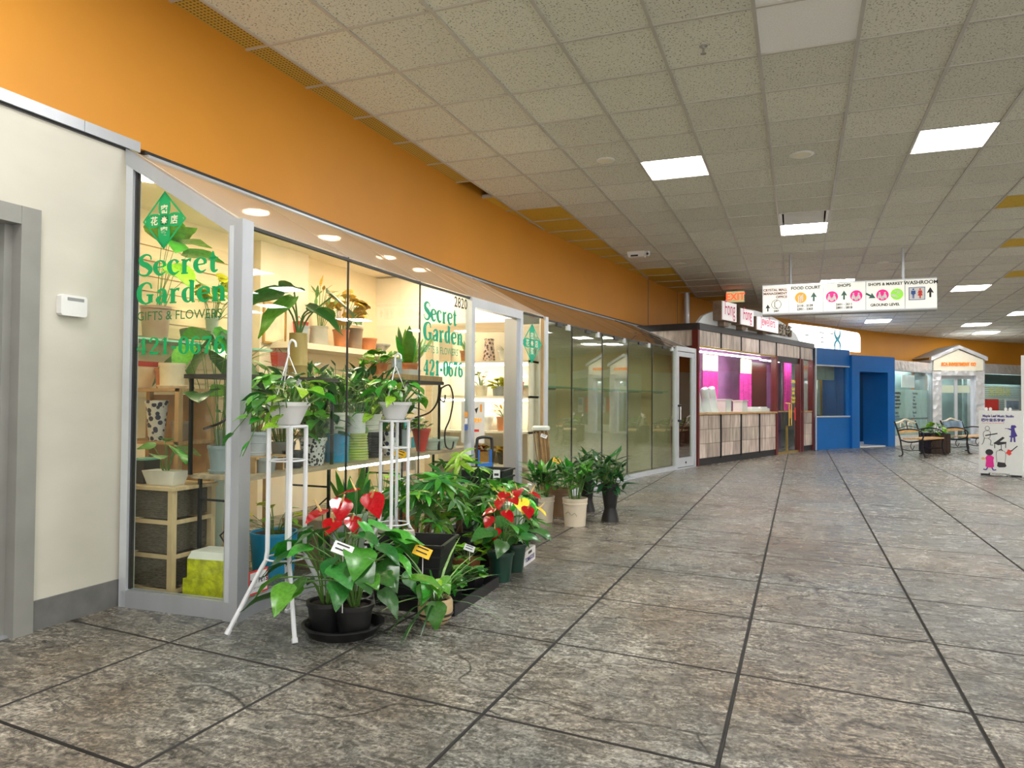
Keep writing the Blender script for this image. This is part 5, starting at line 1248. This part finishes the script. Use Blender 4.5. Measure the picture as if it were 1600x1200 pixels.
# wicker drawer unit
mat('wicker', (.10,.08,.055), .8, var=.5, scale=40, stretch=(1,1,6), bump=.8, bscale=70)
wu = thing('wicker_drawer_unit', 'pale wooden frame with three dark wicker basket drawers behind the side pane', 'drawer unit', (-3.83,3.26,0))
UW, UD, UH = .44, .34, .655
for x in (.0, UW-.035):
    for y in (0, UD-.035): MB().box(x,x+.035,y,y+.035,0,UH-.02).build('post', 'wood_pale', wu)
MB().box(-.01,UW+.01,-.01,UD+.01,UH-.02,UH).build('top', 'wood_pale', wu)
for k in range(3):
    z = .05+.2*k
    MB().box(.04,UW-.04,.01,UD-.01,z+.02,z+.185).build('basket', 'wicker', wu)
    for b_ in ((.035,UW-.035,0,.012),(.035,UW-.035,UD-.012,UD),(0,.012,.035,UD-.035),(UW-.012,UW,.035,UD-.035)): MB().box(*b_, z-.012, z+.012).build('rail', 'wood_pale', wu)
mat('box_yellow', (.55,.58,.01), .45, var=.35, scale=22, bump=.8, bscale=30); mat('box_pale', (.72,.72,.66), .5, var=.05)
for k, (a_, h_, lab) in enumerate(((.135,.125,'lower embossed yellow gift box under the window shelf'),(.12,.115,'upper embossed yellow gift box with pale lid under the window shelf'))):
    t = thing('gift_box', lab, 'box', (-3.235+.015*k,3.43,.126*k+.001), R(6)); MB().box(-a_,a_,-.1,.1,0,h_).build('box_body', 'box_yellow', t)
    if k: MB().add([(-a_,-.1,h_),(a_,-.1,h_),(a_,.1,h_),(-a_,.1,h_),(-a_*.9,-.08,h_+.04),(a_*.9,-.08,h_+.04),(a_*.9,.08,h_+.04),(-a_*.9,.08,h_+.04)],[(3,2,1,0),(4,5,6,7),(0,1,5,4),(1,2,6,5),(2,3,7,6),(3,0,4,7)]).build('box_lid', 'box_pale', t)
# back shelving seen through the side pane
su = thing('wooden_shelf_unit', 'open wooden shelf unit behind the wicker drawers', 'shelf unit', (-4.36,3.66,0))
for x in (0,.56):
    for y in (0,.28): MB().box(x,x+.035,y,y+.035,0,1.24).build('post', 'wood_warm', su)
for z in (.30,.87,1.22): MB().box(0,.6,0,.32,z,z+.02).build('shelf_board', 'wood_warm', su)
MB().box(0,.6,.31,.32,.3,1.2).build('back_board', 'wood_warm', su)
# pots, vases and plants on the shelves ------------------------------------------------
C_ = {'grey_blue': (.30,.38,.42), 'off_white': (.74,.72,.66), 'sky_blue': (.02,.30,.62), 'rib_green': (.38,.46,.12), 'ink_black': (.02,.02,.025), 'mid_grey': (.30,.31,.31), 'geo_white': (.62,.63,.64), 'brick_red': (.55,.06,.05), 'clay': (.55,.20,.08), 'cream_pot': (.80,.70,.52), 'floral_blue': (.50,.54,.62), 'pale_green': (.48,.58,.50), 'tin_grey': (.35,.40,.45), 'bamboo_tan': (.52,.36,.12), 'pink_pot': (.75,.48,.42), 'dusty_brown': (.30,.22,.16)}
for k, c in C_.items(): mat(k, c, .35, var=.12, scale=7)
def pattern(name, c1, c2, scale, sharp=.06):
    m = bpy.data.materials.new(name); m.use_nodes = True; N = m.node_tree.nodes; L = m.node_tree.links; tc = N.new('ShaderNodeTexCoord'); v = N.new('ShaderNodeTexVoronoi'); v.inputs['Scale'].default_value = scale
    L.new(tc.outputs['Object'], v.inputs['Vector']); r = N.new('ShaderNodeValToRGB'); r.color_ramp.elements[0].position = .42; r.color_ramp.elements[1].position = .42+sharp
    r.color_ramp.elements[0].color = (*c1,1); r.color_ramp.elements[1].color = (*c2,1); L.new(v.outputs['Distance'], r.inputs[0]); L.new(r.outputs[0], N['Principled BSDF'].inputs['Base Color']); N['Principled BSDF'].inputs['Roughness'].default_value = .3; MATS[name] = m
pattern('floral_print', (.02,.03,.09), (.72,.73,.75), 26); pattern('geo_print', (.03,.03,.03), (.70,.70,.70), 48); pattern('pink_dash', (.10,.05,.06), (.78,.55,.48), 30)
def jar(lab, loc, r0, r1, h, m, plant=None, az=None, name='flower_pot', cat='pot', ribs=0, bulge=0, saucer=False):
    t = thing('potted_plant' if plant else name, lab, 'plant' if plant else cat, loc)
    pot(t, r0, r1, h, m, bulge=bulge, soil=bool(plant))
    if not plant: MB().lathe([(r1-.016,h-.022),(r1-.016,h-.018)], 12).build('inside', 'soil', t)
    for k in range(ribs):
        z = h*(.1+.8*k/ribs); rr = r0+(r1-r0)*z/h+.002; MB().lathe([(rr-.002,z),(rr+.003,z+.006),(rr-.002,z+.012)], 18).build('rib', m, t, smooth=True)
    if saucer: MB().lathe([(r0*1.1,0),(r0*1.3,.018),(r0*1.3,.022),(r0,.01)], 18).build('saucer', m, t)
    if plant:
        kind, mats, n, R0, z0, z1, s, pit = plant
        if kind in ('blade','sword','arch'): tuft(t, kind, mats, n, s, (0,0,h-.02), R0, pit)
        else: foliage(t, kind, mats, n, R0, z0, z1, s, (0,0,h-.02), pit, sr=.0025, az=az)
    return t
GR = ['leaf_mid','leaf_deep','leaf_deep']; LI = ['leaf_lime','leaf_mid']; DK = ['leaf_dark','leaf_deep']
Z = .7205
# behind the side pane
jar('blue grey pot with tall bird-of-paradise leaves on the shelf end by the side pane', (-3.30,3.55,Z), .062, .08, .17, 'grey_blue', ('big', GR, 9, .24, .30, .72, .26, (-.9,.3)), saucer=True)
wt = thing('potted_plant', 'oblong white pot with striped leaves on the wicker drawer unit', 'plant', (-3.56,3.37,.656))
MB().frustum(0,0,0,.085,.10,.045,.13,.06).build('pot', 'off_white', wt); foliage(wt, 'round', ['leaf_pale','leaf_mid'], 7, .10, .08, .2, .12, (0,0,.08), (-.5,.3), seed=81)
gb = thing('glass_box', 'dark square glass box on the wicker drawer unit', 'box', (-3.76,3.40,.656)); MB().box(-.055,.055,-.06,.06,0,.14).build('box_body', 'ink_black', gb); MB().box(-.06,.06,-.065,.065,.14,.15).build('box_lid', 'teal_glass_edge', gb)
jar('blue and white floral square vase on the wooden shelf unit', (-4.04,3.74,.8905), .05, .07, .27, 'floral_print', name='vase', cat='vase')
jar('plain cream pot on top of the wooden shelf unit', (-3.93,3.76,1.2405), .075, .08, .17, 'cream_pot', saucer=True)
jar('small orange pot on top of the wooden shelf unit', (-4.12,3.86,1.2405), .04, .05, .14, 'clay')
cb = thing('lined_basket', 'tapered wooden basket with a red checked cloth on the shelf unit', 'basket', (-4.24,3.76,1.2405)); MB().frustum(0,0,0,.16,.06,.06,.085,.085).build('basket', 'cream_pot', cb); MB().frustum(0,0,.15,.185,.088,.088,.09,.09).build('cloth', 'brick_red', cb)
jar('small glass jar on the lower shelf of the wooden unit', (-4.18,3.80,.3205), .05, .05, .14, 'pale_green')
jar('dark brown jar on the wooden shelf unit next to the floral vase', (-3.89,3.80,.8905), .05, .06, .13, 'dusty_brown')
jar('glass cylinder vase with split-leaf monstera behind the phone number', (-3.95,4.15,.0), .08, .10, .95, 'pale_green', ('big', GR, 8, .26, .25, .85, .28, (-1.0,.1)), name='vase')
jar('grey wicker pot with huge pale leaves on the glass wall shelf', (-4.73,4.35,1.6355), .09, .11, .26, 'dusty_brown', ('big', ['leaf_lime','leaf_mid'], 8, .25, .25, .62, .30, (-.8,.5)), az=(-1.5,1.5))
jar('glass vase with yellow-green blossom on the glass wall shelf', (-4.73,4.95,1.6355), .04, .055, .24, 'pale_green', ('frill', ['leaf_yellow','leaf_lime'], 16, .24, .10, .42, .09, (-.4,.5)), az=(-1.5,1.5))
jar('dark jug on the glass wall shelf beside the slatted wall end', (-4.78,3.95,1.6355), .08, .09, .2, 'ink_black')
# along the window shelf
front = [
 ('white and blue ribbed planter with pothos raised at the window corner', 3.72,-3.18,.055,.075,.15,'floral_blue',('heart',GR,16,.18,.05,.22,.10,(-.8,.3)),2,.10),
 ('low mid grey pot on the window shelf by the corner post', 3.70,-3.10,.06,.07,.095,'mid_grey',None,0,0),
 ('small glossy black pot on the window shelf', 4.00,-3.12,.055,.065,.115,'ink_black',None,2,0),
 ('black and white geometric pot on the window shelf', 4.24,-3.14,.072,.09,.19,'geo_print',('heart',GR,20,.20,.05,.28,.10,(-.8,.3)),0,0),
 ('bright blue cylinder pot on the window shelf', 4.52,-3.14,.085,.088,.21,'sky_blue',None,0,0),
 ('olive green ribbed pot on the window shelf', 4.76,-3.14,.10,.085,.20,'rib_green',None,8,0),
 ('black ribbed pot on the window shelf between green pot and floral vase', 4.99,-3.14,.075,.09,.20,'ink_black',None,8,0),
 ('blue and white floral vase on the window shelf behind the second plant stand', 5.28,-3.14,.07,.075,.19,'floral_print',None,0,0),
 ('grey pot with small plant on the window shelf before the wooden shelf', 5.50,-3.16,.055,.07,.20,'tin_grey',('ovate',GR,14,.12,.02,.14,.07,(-.4,.5)),0,0),
 ('red goblet pot with succulents on the window shelf', 5.76,-3.12,.04,.08,.20,'brick_red',('round',['leaf_deep','leaf_pale'],12,.08,.02,.10,.05,(-.1,.8)),0,0),
 ('pale green ribbed bowl on the window shelf below the iron scroll', 6.02,-3.14,.09,.11,.10,'pale_green',None,5,0),
 ('shallow glass bowl at the door end of the window shelf', 6.33,-3.16,.09,.12,.10,'pale_green',None,2,0)]
for lab, y, x, r0, r1, h, m, pl, rb, dz in front: jar(lab, (x, y, Z+dz), r0, r1, h, m, pl, ribs=rb)
bk_ = thing('riser_block', 'small wooden riser board on the window shelf at the corner', 'riser', (-3.18,3.72,Z)); MB().box(-.1,.1,-.12,.16,.085,.099).build('top', 'wood_warm', bk_)
for y in (-.11,.15): MB().box(-.09,.09,y-.008,y+.008,0,.085).build('side', 'wood_warm', bk_)
upper = [
 ('white footed pot with feathery palm on the blue cylinder pot', 4.52,-3.14,.93,.055,.075,.15,'off_white',('narrow',DK+['leaf_mid'],34,.16,.05,.40,.12,(-.1,1.0))),
 ('grey and white pot on the olive ribbed pot', 4.76,-3.14,.921,.075,.075,.15,'geo_white',('ovate',LI+GR,28,.20,.05,.34,.10,(-.6,.5))),
 ('cream ringed pot on the black ribbed pot', 4.99,-3.14,.921,.065,.075,.14,'off_white',('narrow',DK,40,.20,.08,.40,.15,(.0,1.1)))]
for lab, y, x, z, r0, r1, h, m, pl in upper: jar(lab, (x, y, z), r0, r1, h, m, pl, ribs=3 if 'ringed' in lab else 0)
for lab, y, m, pl in (('leafy green aglaonema in a grey pot behind the geometric pot', 4.16,'mid_grey',('ovate',['leaf_mid','leaf_deep','leaf_pale'],30,.22,.05,.46,.15,(-.7,.5))),
  ('dark feathery bamboo palm in a black pot behind the blue cylinder pot', 4.48,'ink_black',('narrow',DK+GR,60,.20,.10,.62,.14,(-.2,1.2))),
  ('variegated pothos in a white pot behind the olive ribbed pot', 4.82,'off_white',('heart',LI+GR,34,.22,.05,.44,.11,(-.8,.3))),
  ('dark spiky dracaena in a clay pot behind the floral vase', 5.16,'clay',('narrow',DK,60,.22,.10,.58,.19,(-.1,1.2))),
  ('bright peace lily in a white pot behind the red goblet pot', 5.62,'off_white',('ovate',LI+GR,34,.20,.08,.36,.16,(-.3,.9)))):
    jar(lab, (-3.33, y, Z), .065, .08, .16, m, pl)
# second row, further back on floor stands
ps = thing('plant_bench', 'low wooden plant bench behind the window shelf', 'bench', (-3.95,5.0,0))
MB().box(-.22,.22,-.55,1.45,.86,.89).build('bench_top', 'wood_warm', ps)
for y in (-.5,1.4):
    for x in (-.2,.2): MB().box(x-.02,x+.02,y-.02,y+.02,0,.86).build('leg', 'wood_warm', ps)
rs = random.Random(91)
for k, (y, m, pl, lab) in enumerate(((4.60,'clay',('ovate',GR,30,.26,.05,.46,.13,(-.7,.4)),'broad-leaved plant in a clay pot at the near end of the plant bench'),
    (4.92,'off_white',('narrow',['leaf_pale','leaf_lime'],34,.24,.05,.50,.15,(-.6,.8)),'pale spiky plant in a white pot on the plant bench'),
    (5.25,'dusty_brown',('narrow',DK+GR,40,.26,.08,.46,.17,(.0,1.2)),'dark palm in a brown pot on the plant bench'),
    (5.60,'tin_grey',('frill',LI,26,.24,.10,.44,.09,(-.4,.5)),'lime bushy croton in a grey pot on the plant bench'),
    (5.95,'clay',('heart',GR+LI,22,.24,.08,.40,.14,(-.7,.3)),'heart-leaved plant in a clay pot on the plant bench'),
    (6.28,'off_white',('ovate',LI,22,.2,.08,.36,.13,(-.4,.6)),'bright leafy plant in a white pot at the far end of the plant bench'))):
    jar(lab, (-3.95+rs.uniform(-.04,.04), y, .8905), .07, .09, .17, m, pl)
# on the upper shelves
bv = thing('bamboo_vase', 'tall tan bamboo vase with elephant-ear leaves on the black shelf', 'vase', (-3.16,4.09,1.3205))
MB().lathe([(.062,0),(.062,.075),(.066,.08),(.062,.085),(.06,.30),(.053,.30),(.05,.27)], 20).build('vase', 'bamboo_tan', bv, smooth=True)
for p, az, pi_, ro, s in (((-.10,-.10,.56),R(205),-.25,.2,.30),((.02,-.12,.50),R(240),-.7,-.2,.32),((.03,.10,.48),R(20),-.5,.2,.28),((.08,.26,.58),R(70),-.45,.5,.30),((-.06,.02,.62),R(150),.1,.3,.22),((.0,.2,.48),R(95),-.1,0,.24)):
    MB().tube(catmull([(0,0,.25),(p[0]*.3,p[1]*.3,.42),p],4), .006, 6).build('stem', 'stem_green', bv); put_leaf(bv, 'big', 'leaf_deep' if ro > 0 else 'leaf_mid', p, az, pi_, ro, s)
jar('wispy pale fern in a glass jar at the corner end of the black shelf', (-3.22,3.62,1.3205), .04, .05, .10, 'pale_green', ('arch', ['leaf_pale','leaf_lime'], 26, .03, 0, 0, .30, (.2,1.2)))
jar('snake plant in a red pot on the wooden shelf', (-3.30,5.84,1.3855), .075, .09, .12, 'clay', ('sword', ['leaf_lime','leaf_mid','leaf_mid'], 12, .05, 0, 0, .38, (.9,1.5)))
jar('grey tin watering can shaped pot on the wooden shelf', (-3.14,5.36,1.3855), .05, .042, .13, 'tin_grey', name='tin_can', cat='can')
ob = thing('white_dish', 'oblong white dish on the wooden shelf next to the tin', 'dish', (-3.14,5.58,1.3855)); MB().frustum(0,0,0,.05,.05,.09,.06,.10).build('dish', 'white_pot', ob)
jar('lime bushy plant in a clay pot on the wooden shelf', (-3.34,5.42,1.3855), .06, .07, .10, 'clay', ('frill', LI, 18, .16, .02, .16, .07, (-.3,.6)))
# back ledge
mat('dried_gold', (.62,.40,.06), .7, var=.3, objrand=.3)
bl_ = [('bunch of dried golden flowers in a clay pot on the cream ledge',6.85,.07,.09,.20,'clay',('frill',['dried_gold'],26,.28,.10,.50,.10,(-.4,.5))),
 ('fat grey vase with dried stems on the cream ledge',6.45,.10,.09,.20,'grey_ceramic',('narrow',['dried_gold','leaf_pale'],18,.2,.2,.45,.12,(.2,1.2))),
 ('brown twig basket on the cream ledge beside the golden flowers',7.12,.08,.09,.24,'dusty_brown',None),
 ('orange clay pot standing on the cream ledge',7.40,.08,.10,.15,'clay',None),
 ('grey dish on the cream ledge next to the orange pot',7.66,.05,.12,.10,'mid_grey',None),
 ('small blue tin on the end of the cream ledge',6.18,.06,.06,.18,'tin_grey',None)]
for lab, y, r0, r1, h, m, pl in bl_: jar(lab, (-4.72, y, 1.7405), r0, r1, h, m, pl, az=(-1.5,1.5))
for k, (y, m) in enumerate(((7.86,'petal_yellow'),(7.76,'petal_yellow'))): pass
# framed pictures, red pockets
mat('gilt', (.52,.30,.10), .35, metal=.3, var=.2)
def picture(lab, y, z, w, h, m, fm='gilt', x=-4.895):
    t = thing('framed_picture', lab, 'picture', (x, y, z))
    for b_ in ((0,w,0,.02),(0,w,h-.02,h)): MB().box(0,.02,b_[0],b_[1],b_[2],b_[3]).build('frame_rail', fm, t)
    for b_ in ((0,.02,.02,h-.02),(w-.02,w,.02,h-.02)): MB().box(0,.02,b_[0],b_[1],b_[2],b_[3]).build('frame_stile', fm, t)
    MB().box(.0,.008,.02,w-.02,.02,h-.02).build('print', m, t)
picture('gilt framed blank panel on the pale wall behind the bamboo vase', 5.78,1.72,.34,.42,'cream_pot'); picture('small gilt framed panel above the plant bench', 6.18,1.40,.30,.30,'cream_pot')
picture('white framed green botanical print near the lettered pane', 7.45,2.06,.24,.24,'leaf_pale','white_pot',-4.998); picture('white framed flower print beside the botanical print', 7.16,2.04,.22,.24,'pink_pot','white_pot',-4.998)
for k, (y, z, lab) in enumerate(((5.98,1.50,'red woven pocket hung on the pale wall, lower one'),(6.32,1.84,'red woven pocket hung on the pale wall beside the picture'))):
    t = thing('hanging_pocket', lab, 'basket', (-4.86,y,z)); MB().frustum(0,0,0,.14,.035,.05,.05,.075).build('pocket', 'brick_red', t); MB().tube([(0,-.06,.14),(-.02,0,.20),(0,.06,.14)], .004, 5).build('loop', 'brick_red', t)
# under the shelf
jar('light blue plastic crate pot with yellow plants under the window shelf', (-3.25,3.98,0), .13, .15, .30, 'sky_blue', ('ovate',['leaf_yellow','leaf_lime'],16,.16,.05,.22,.11,(-.4,.5)))
lv = thing('cardboard_tub', 'brown and lilac cardboard tub under the window shelf', 'box', (-3.22,4.42,0)); MB().frustum(0,0,0,.34,.13,.14,.17,.19).build('tub', 'cardboard', lv); MB().box(-.12,.171,-.06,.1,.16,.27).build('patch', 'floral_blue', lv)
jar('wide black pot on the floor under the window shelf', (-2.99,4.02,0), .10, .14, .19, 'ink_black') if 0 else None
jar('green glass jar with upright snake leaves under the window shelf', (-3.22,4.86,0), .09, .11, .30, 'pale_green', ('sword',['leaf_deep','leaf_mid'],9,.05,0,0,.40,(.9,1.5)))
jar('variegated dumb cane under the shelf light', (-3.22,5.28,0), .09, .11, .22, 'off_white', ('ovate',['leaf_pale','leaf_lime','leaf_mid'],26,.24,.05,.40,.16,(-.5,.5)))
jar('potted ivy on the floor at the door end of the window shelf', (-3.22,5.72,0), .09, .11, .22, 'clay', ('ovate',GR,22,.22,.05,.30,.13,(-.5,.5)))
# postcard rack
rk = thing('card_rack', 'white wire rack of greeting cards beside the shop door', 'rack', (-3.12,6.28,Z+.11) if 0 else (-3.62,6.25,0), 0)
for x, y in ((-.1,-.14),(.1,-.14),(-.1,.14),(.1,.14)): MB().tube([(x,y,0),(x,y,1.35)], .005, 6).build('upright', 'stand_white', rk)
for k in range(6):
    z = .3+.19*k; MB().tube([(-.1,-.14,z),(.1,-.14,z),(.1,.14,z),(-.1,.14,z)], .003, 5, closed=True).build('wire_shelf', 'stand_white', rk)
    for j in range(3): MB().box(.10,.106,-.13+.09*j,-.13+.09*j+.075,z+.005,z+.13).build('card', ('tag_white','teal_print','pink_pot','floral_blue','cream_pot')[(k*2+j) % 5], rk)
# end wall shelves seen through the doorway
ew = thing('lit_wall_shelves', 'white end wall shelves with light strips seen through the doorway', 'shelves', (-3.95,7.68,0))
for z in (.42,.80,1.20,1.60): MB().box(0,1.15,0,.30,z,z+.025).build('shelf_board', 'shop_wall_pale', ew)
for z in (1.165,1.565): MB().box(.02,1.12,.02,.05,z,z+.02).build('light_strip', 'led_strip', ew)
for x in (0,1.13): MB().box(x,x+.02,0,.30,0,1.9).build('side_panel', 'shop_wall_pale', ew)
items = [('pink dashed tall vase on the top lit shelf',-3.36,1.626,.075,.05,.26,'pink_dash',None),('white pot with grass on the top lit shelf',-3.16,1.626,.06,.08,.12,'off_white',('arch',GR,16,.02,0,0,.14,(.4,1.3))),
 ('yellow lime plant in a grey pot on the second lit shelf',-3.22,1.226,.08,.09,.11,'mid_grey',('frill',['leaf_yellow'],18,.12,.02,.14,.06,(-.2,.6))),('tan basket pot on the second lit shelf',-3.46,1.226,.07,.08,.12,'cream_pot',('ovate',GR+['dried_gold'],14,.12,.05,.2,.08,(-.4,.5))),
 ('white bowl on the third lit shelf',-3.42,.826,.08,.11,.16,'off_white',None),('rust coloured pot on the third lit shelf',-3.16,.826,.08,.09,.16,'clay',('narrow',['dried_gold'],14,.12,.05,.16,.10,(0,1.))),
 ('gold wrapped basket on the lowest lit shelf',-3.40,.446,.10,.12,.14,'gilt',('frill',['dried_gold','spathe_red'],14,.14,.02,.12,.07,(-.2,.6))),('brown wicker basket on the lowest lit shelf',-3.12,.446,.10,.12,.14,'wicker',('frill',['dried_gold'],10,.12,.02,.10,.07,(-.2,.6))),
 ('white star-topped orange vase on the second lit shelf behind the narrow pane',-2.99,1.226,.05,.06,.16,'clay',('round',['white_pot'],5,.05,.04,.10,.08,(.2,.9)))]
for lab, x, z, r0, r1, h, m, pl in items: jar(lab, (x, 7.83, z), r0, r1, h, m, pl, az=(-2.7,-.4))
jar('tan fern in a hanging pot at the top of the doorway shelves', (-3.62,7.76,1.626), .06, .07, .12, 'clay', ('blade',LI,14,.02,0,0,.24,(.3,1.3)))
# notice on the door leaf
ntc = thing('door_notice', 'white paper notice with dark logo taped to the open glass door', 'notice', (-3.36,7.095,.72), R(6))
MB().box(0,.26,-.004,0,0,.44).build('paper', 'tag_white', ntc); MB().box(.05,.2,-.006,-.004,.12,.145).build('red_line', 'red_print', ntc)
text('print', '顾客须知', .05, 'amber_print', ntc, .13, -.006, .22, offset=.002)
MB().xz([(.05,.40),(.09,.40),(.14,.31),(.12,.29)], -.006, -.004).build('logo', 'black_print', ntc); MB().xz([(.15,.36),(.19,.38),(.17,.31)], -.006, -.004).build('logo', 'black_print', ntc); MB().box(.21,.23,-.006,-.004,.33,.41).build('logo', 'orange_print', ntc)
# ------------------------------------------------------------------ vinyl lettering on the flower shop panes
mat('vinyl_green', (.0,.36,.10), .4, var=.03); mat('vinyl_deep', (.01,.16,.05), .4, var=.03); mat('vinyl_cream', (.85,.78,.55), .5, var=.03); mat('vinyl_teal', (.0,.42,.24), .4, var=.03)
def emblem(parent, cx, cz_, hw, hh, m, y=-.008):
    g = MB(); P = [(cx,cz_+hh),(cx+hw,cz_),(cx,cz_-hh),(cx-hw,cz_)]; k = .90
    I = [(cx+(x-cx)*k, cz_+(z-cz_)*k) for x, z in P]
    g.add([(x,0,z) for x, z in P+I], [(i,(i+1) % 4,4+(i+1) % 4,4+i) for i in range(4)]); e = g.build('emblem_border', m, parent, (0,y,0))
    for i, (dx, dz) in enumerate(((0,.47),(0,-.47),(-.46,0),(.46,0))):
        rx, rz = (.27*hw,.44*hh) if dx == 0 else (.40*hw,.24*hh)
        MB().disc(cx+dx*hw, cz_+dz*hh, rx, rz, y, y+.001, 22).build('emblem_petal', m, parent)
        text('emblem_character', '密蜜花店'[i], .34*hw, 'vinyl_cream', parent, cx+dx*hw, y-.001, cz_+dz*hh*.80-.13*hw, offset=.0012)
    mb = MB()
    for t in range(8):
        a = t*PI/4; mb.add([(cx+.16*hw*math.cos(a),y-.001,cz_+.16*hw*math.sin(a)),(cx+.09*hw*math.cos(a+.39),y-.001,cz_+.09*hw*math.sin(a+.39)),(cx,y-.001,cz_),(cx+.09*hw*math.cos(a-.39),y-.001,cz_+.09*hw*math.sin(a-.39))], [(0,1,2,3)])
    MB().disc(cx, cz_, .2*hw, .2*hw, y, y+.001, 16).build('emblem_centre', m, parent); mb.build('emblem_star', 'vinyl_cream', parent)
    for sx in (-1,1):
        for sz in (-1,1):
            for q in range(3):
                a = R(35+18*q); MB().bar((cx+sx*.26*hw*math.cos(a), y, cz_+sz*.26*hh*math.sin(a)), (cx+sx*.40*hw*math.cos(a), y, cz_+sz*.38*hh*math.sin(a)), .0015, .006).build('emblem_ray', m, parent)
v1 = thing('pane_lettering', 'green vinyl shop name, emblem and phone number on the side pane', 'lettering', *frame((-3.565,3.10), A)[:2])
emblem(v1, .245, 2.175, .155, .165, 'vinyl_green')
serif('word', 'Secret', .575, .125, 'vinyl_green', v1, .06, -.008, 1.865, bold=1.15)
serif('word', 'Garden', .63, .125, 'vinyl_green', v1, .058, -.008, 1.705, bold=1.15)
text('word', 'GIFTS & FLOWERS', .072, 'vinyl_deep', v1, .06, -.008, 1.615, align='LEFT', sx=1.02)
serif('word', '421-0676', .62, .098, 'vinyl_green', v1, .06, -.008, 1.42)
lo, an_, L = frame(C, D)
v2 = thing('pane_lettering', 'green vinyl shop name and phone number on the front pane by the door', 'lettering', lo, an_)
serif('word', 'Secret', .60, .15, 'vinyl_teal', v2, .05, -.008, 1.83, bold=1.45); serif('word', 'Garden', .72, .15, 'vinyl_teal', v2, .05, -.008, 1.665, bold=1.45)
text('word', 'GIFTS & FLOWERS', .085, 'vinyl_teal', v2, .05, -.008, 1.565, align='LEFT', sx=.9); serif('word', '421-0676', .72, .13, 'vinyl_teal', v2, .05, -.008, 1.38, bold=1.4)
nb = text('number', '2820', .13, 'black_print', v2, .72, -.008, 2.0, offset=.002, align='CENTER')
for k, (z, m) in enumerate(((1.02,'orange_print'),(.96,'tag_white'),(.90,'blue_print'))): MB().box(.82,.88,-.006,-.005,z,z+.05).build('card_sticker', m, v2)
lo, an_, L = frame(E_, F_)
v3 = thing('pane_lettering', 'green vinyl diamond emblem on the narrow pane right of the doorway', 'lettering', lo, an_); emblem(v3, .30, 1.80, .24, .22, 'vinyl_teal')
nt_ = thing('small_notice', 'small white notice with red border at the foot of the first front pane', 'notice', (-2.806,3.22,.10), R(91))
MB().box(0,.16,-.012,-.009,0,.13).build('border', 'red_print', nt_); MB().box(.01,.15,-.0135,-.012,.01,.12).build('card', 'tag_white', nt_); text('print', 'NO PETS', .036, 'black_print', nt_, .08, -.0145, .06, offset=.001); text('print', 'EXCEPT GUIDE DOGS', .013, 'black_print', nt_, .08, -.0145, .03)
# wall device
td_ = thing('card_reader', 'white rounded wall reader with a small window beside the service door', 'wall device', (-3.6,2.755,1.66), R(90))
MB().xz([(-.075+.02*(1-math.cos(a)), 0) for a in ()] or [(-.075,-.045),(-.065,-.055),(.065,-.055),(.075,-.045),(.075,.045),(.065,.055),(-.065,.055),(-.075,.045)], -.035, 0).build('case', 'white_plastic', td_)
MB().box(-.04,.055,-.0365,-.035,.025,.042).build('window', 'mid_grey', td_)
# ------------------------------------------------------------------ ceiling lamps, with added out-of-view panels on the right
for (j, k) in LIGHTS:
    x0 = TX0+TPX*j; y0 = TY0+TPY*k; z = cz(y0+.33)
    lp = thing('ceiling_light', {(-1,3): 'square LED ceiling panel above the walkway facing the flower shop doorway', (3,3): 'square LED ceiling panel on the far side of the round white speaker from the shops', (1,8): 'LED ceiling panel next to the open hanging vent panel', (2,15): 'LED ceiling panel just behind the overhead wayfinding sign'}.get((j, k), 'square white LED panel recessed in the acoustic ceiling'), 'ceiling light', (x0+TPX/2, y0+TPY/2, z), group='LED panels in the ceiling grid')
    if y0 > 13.35: lp.rotation_euler = (-math.atan(.031), 0, 0)
    hx, hy = TPX/2-.012, TPY/2-.012
    MB().box(-hx, hx, -hy, hy, .004, .03).build('lamp_housing', 'white_plastic', lp)
    MB().box(-hx+.02, hx-.02, -hy+.02, hy-.02, -.002, .004).build('diffuser', 'led_panel', lp)
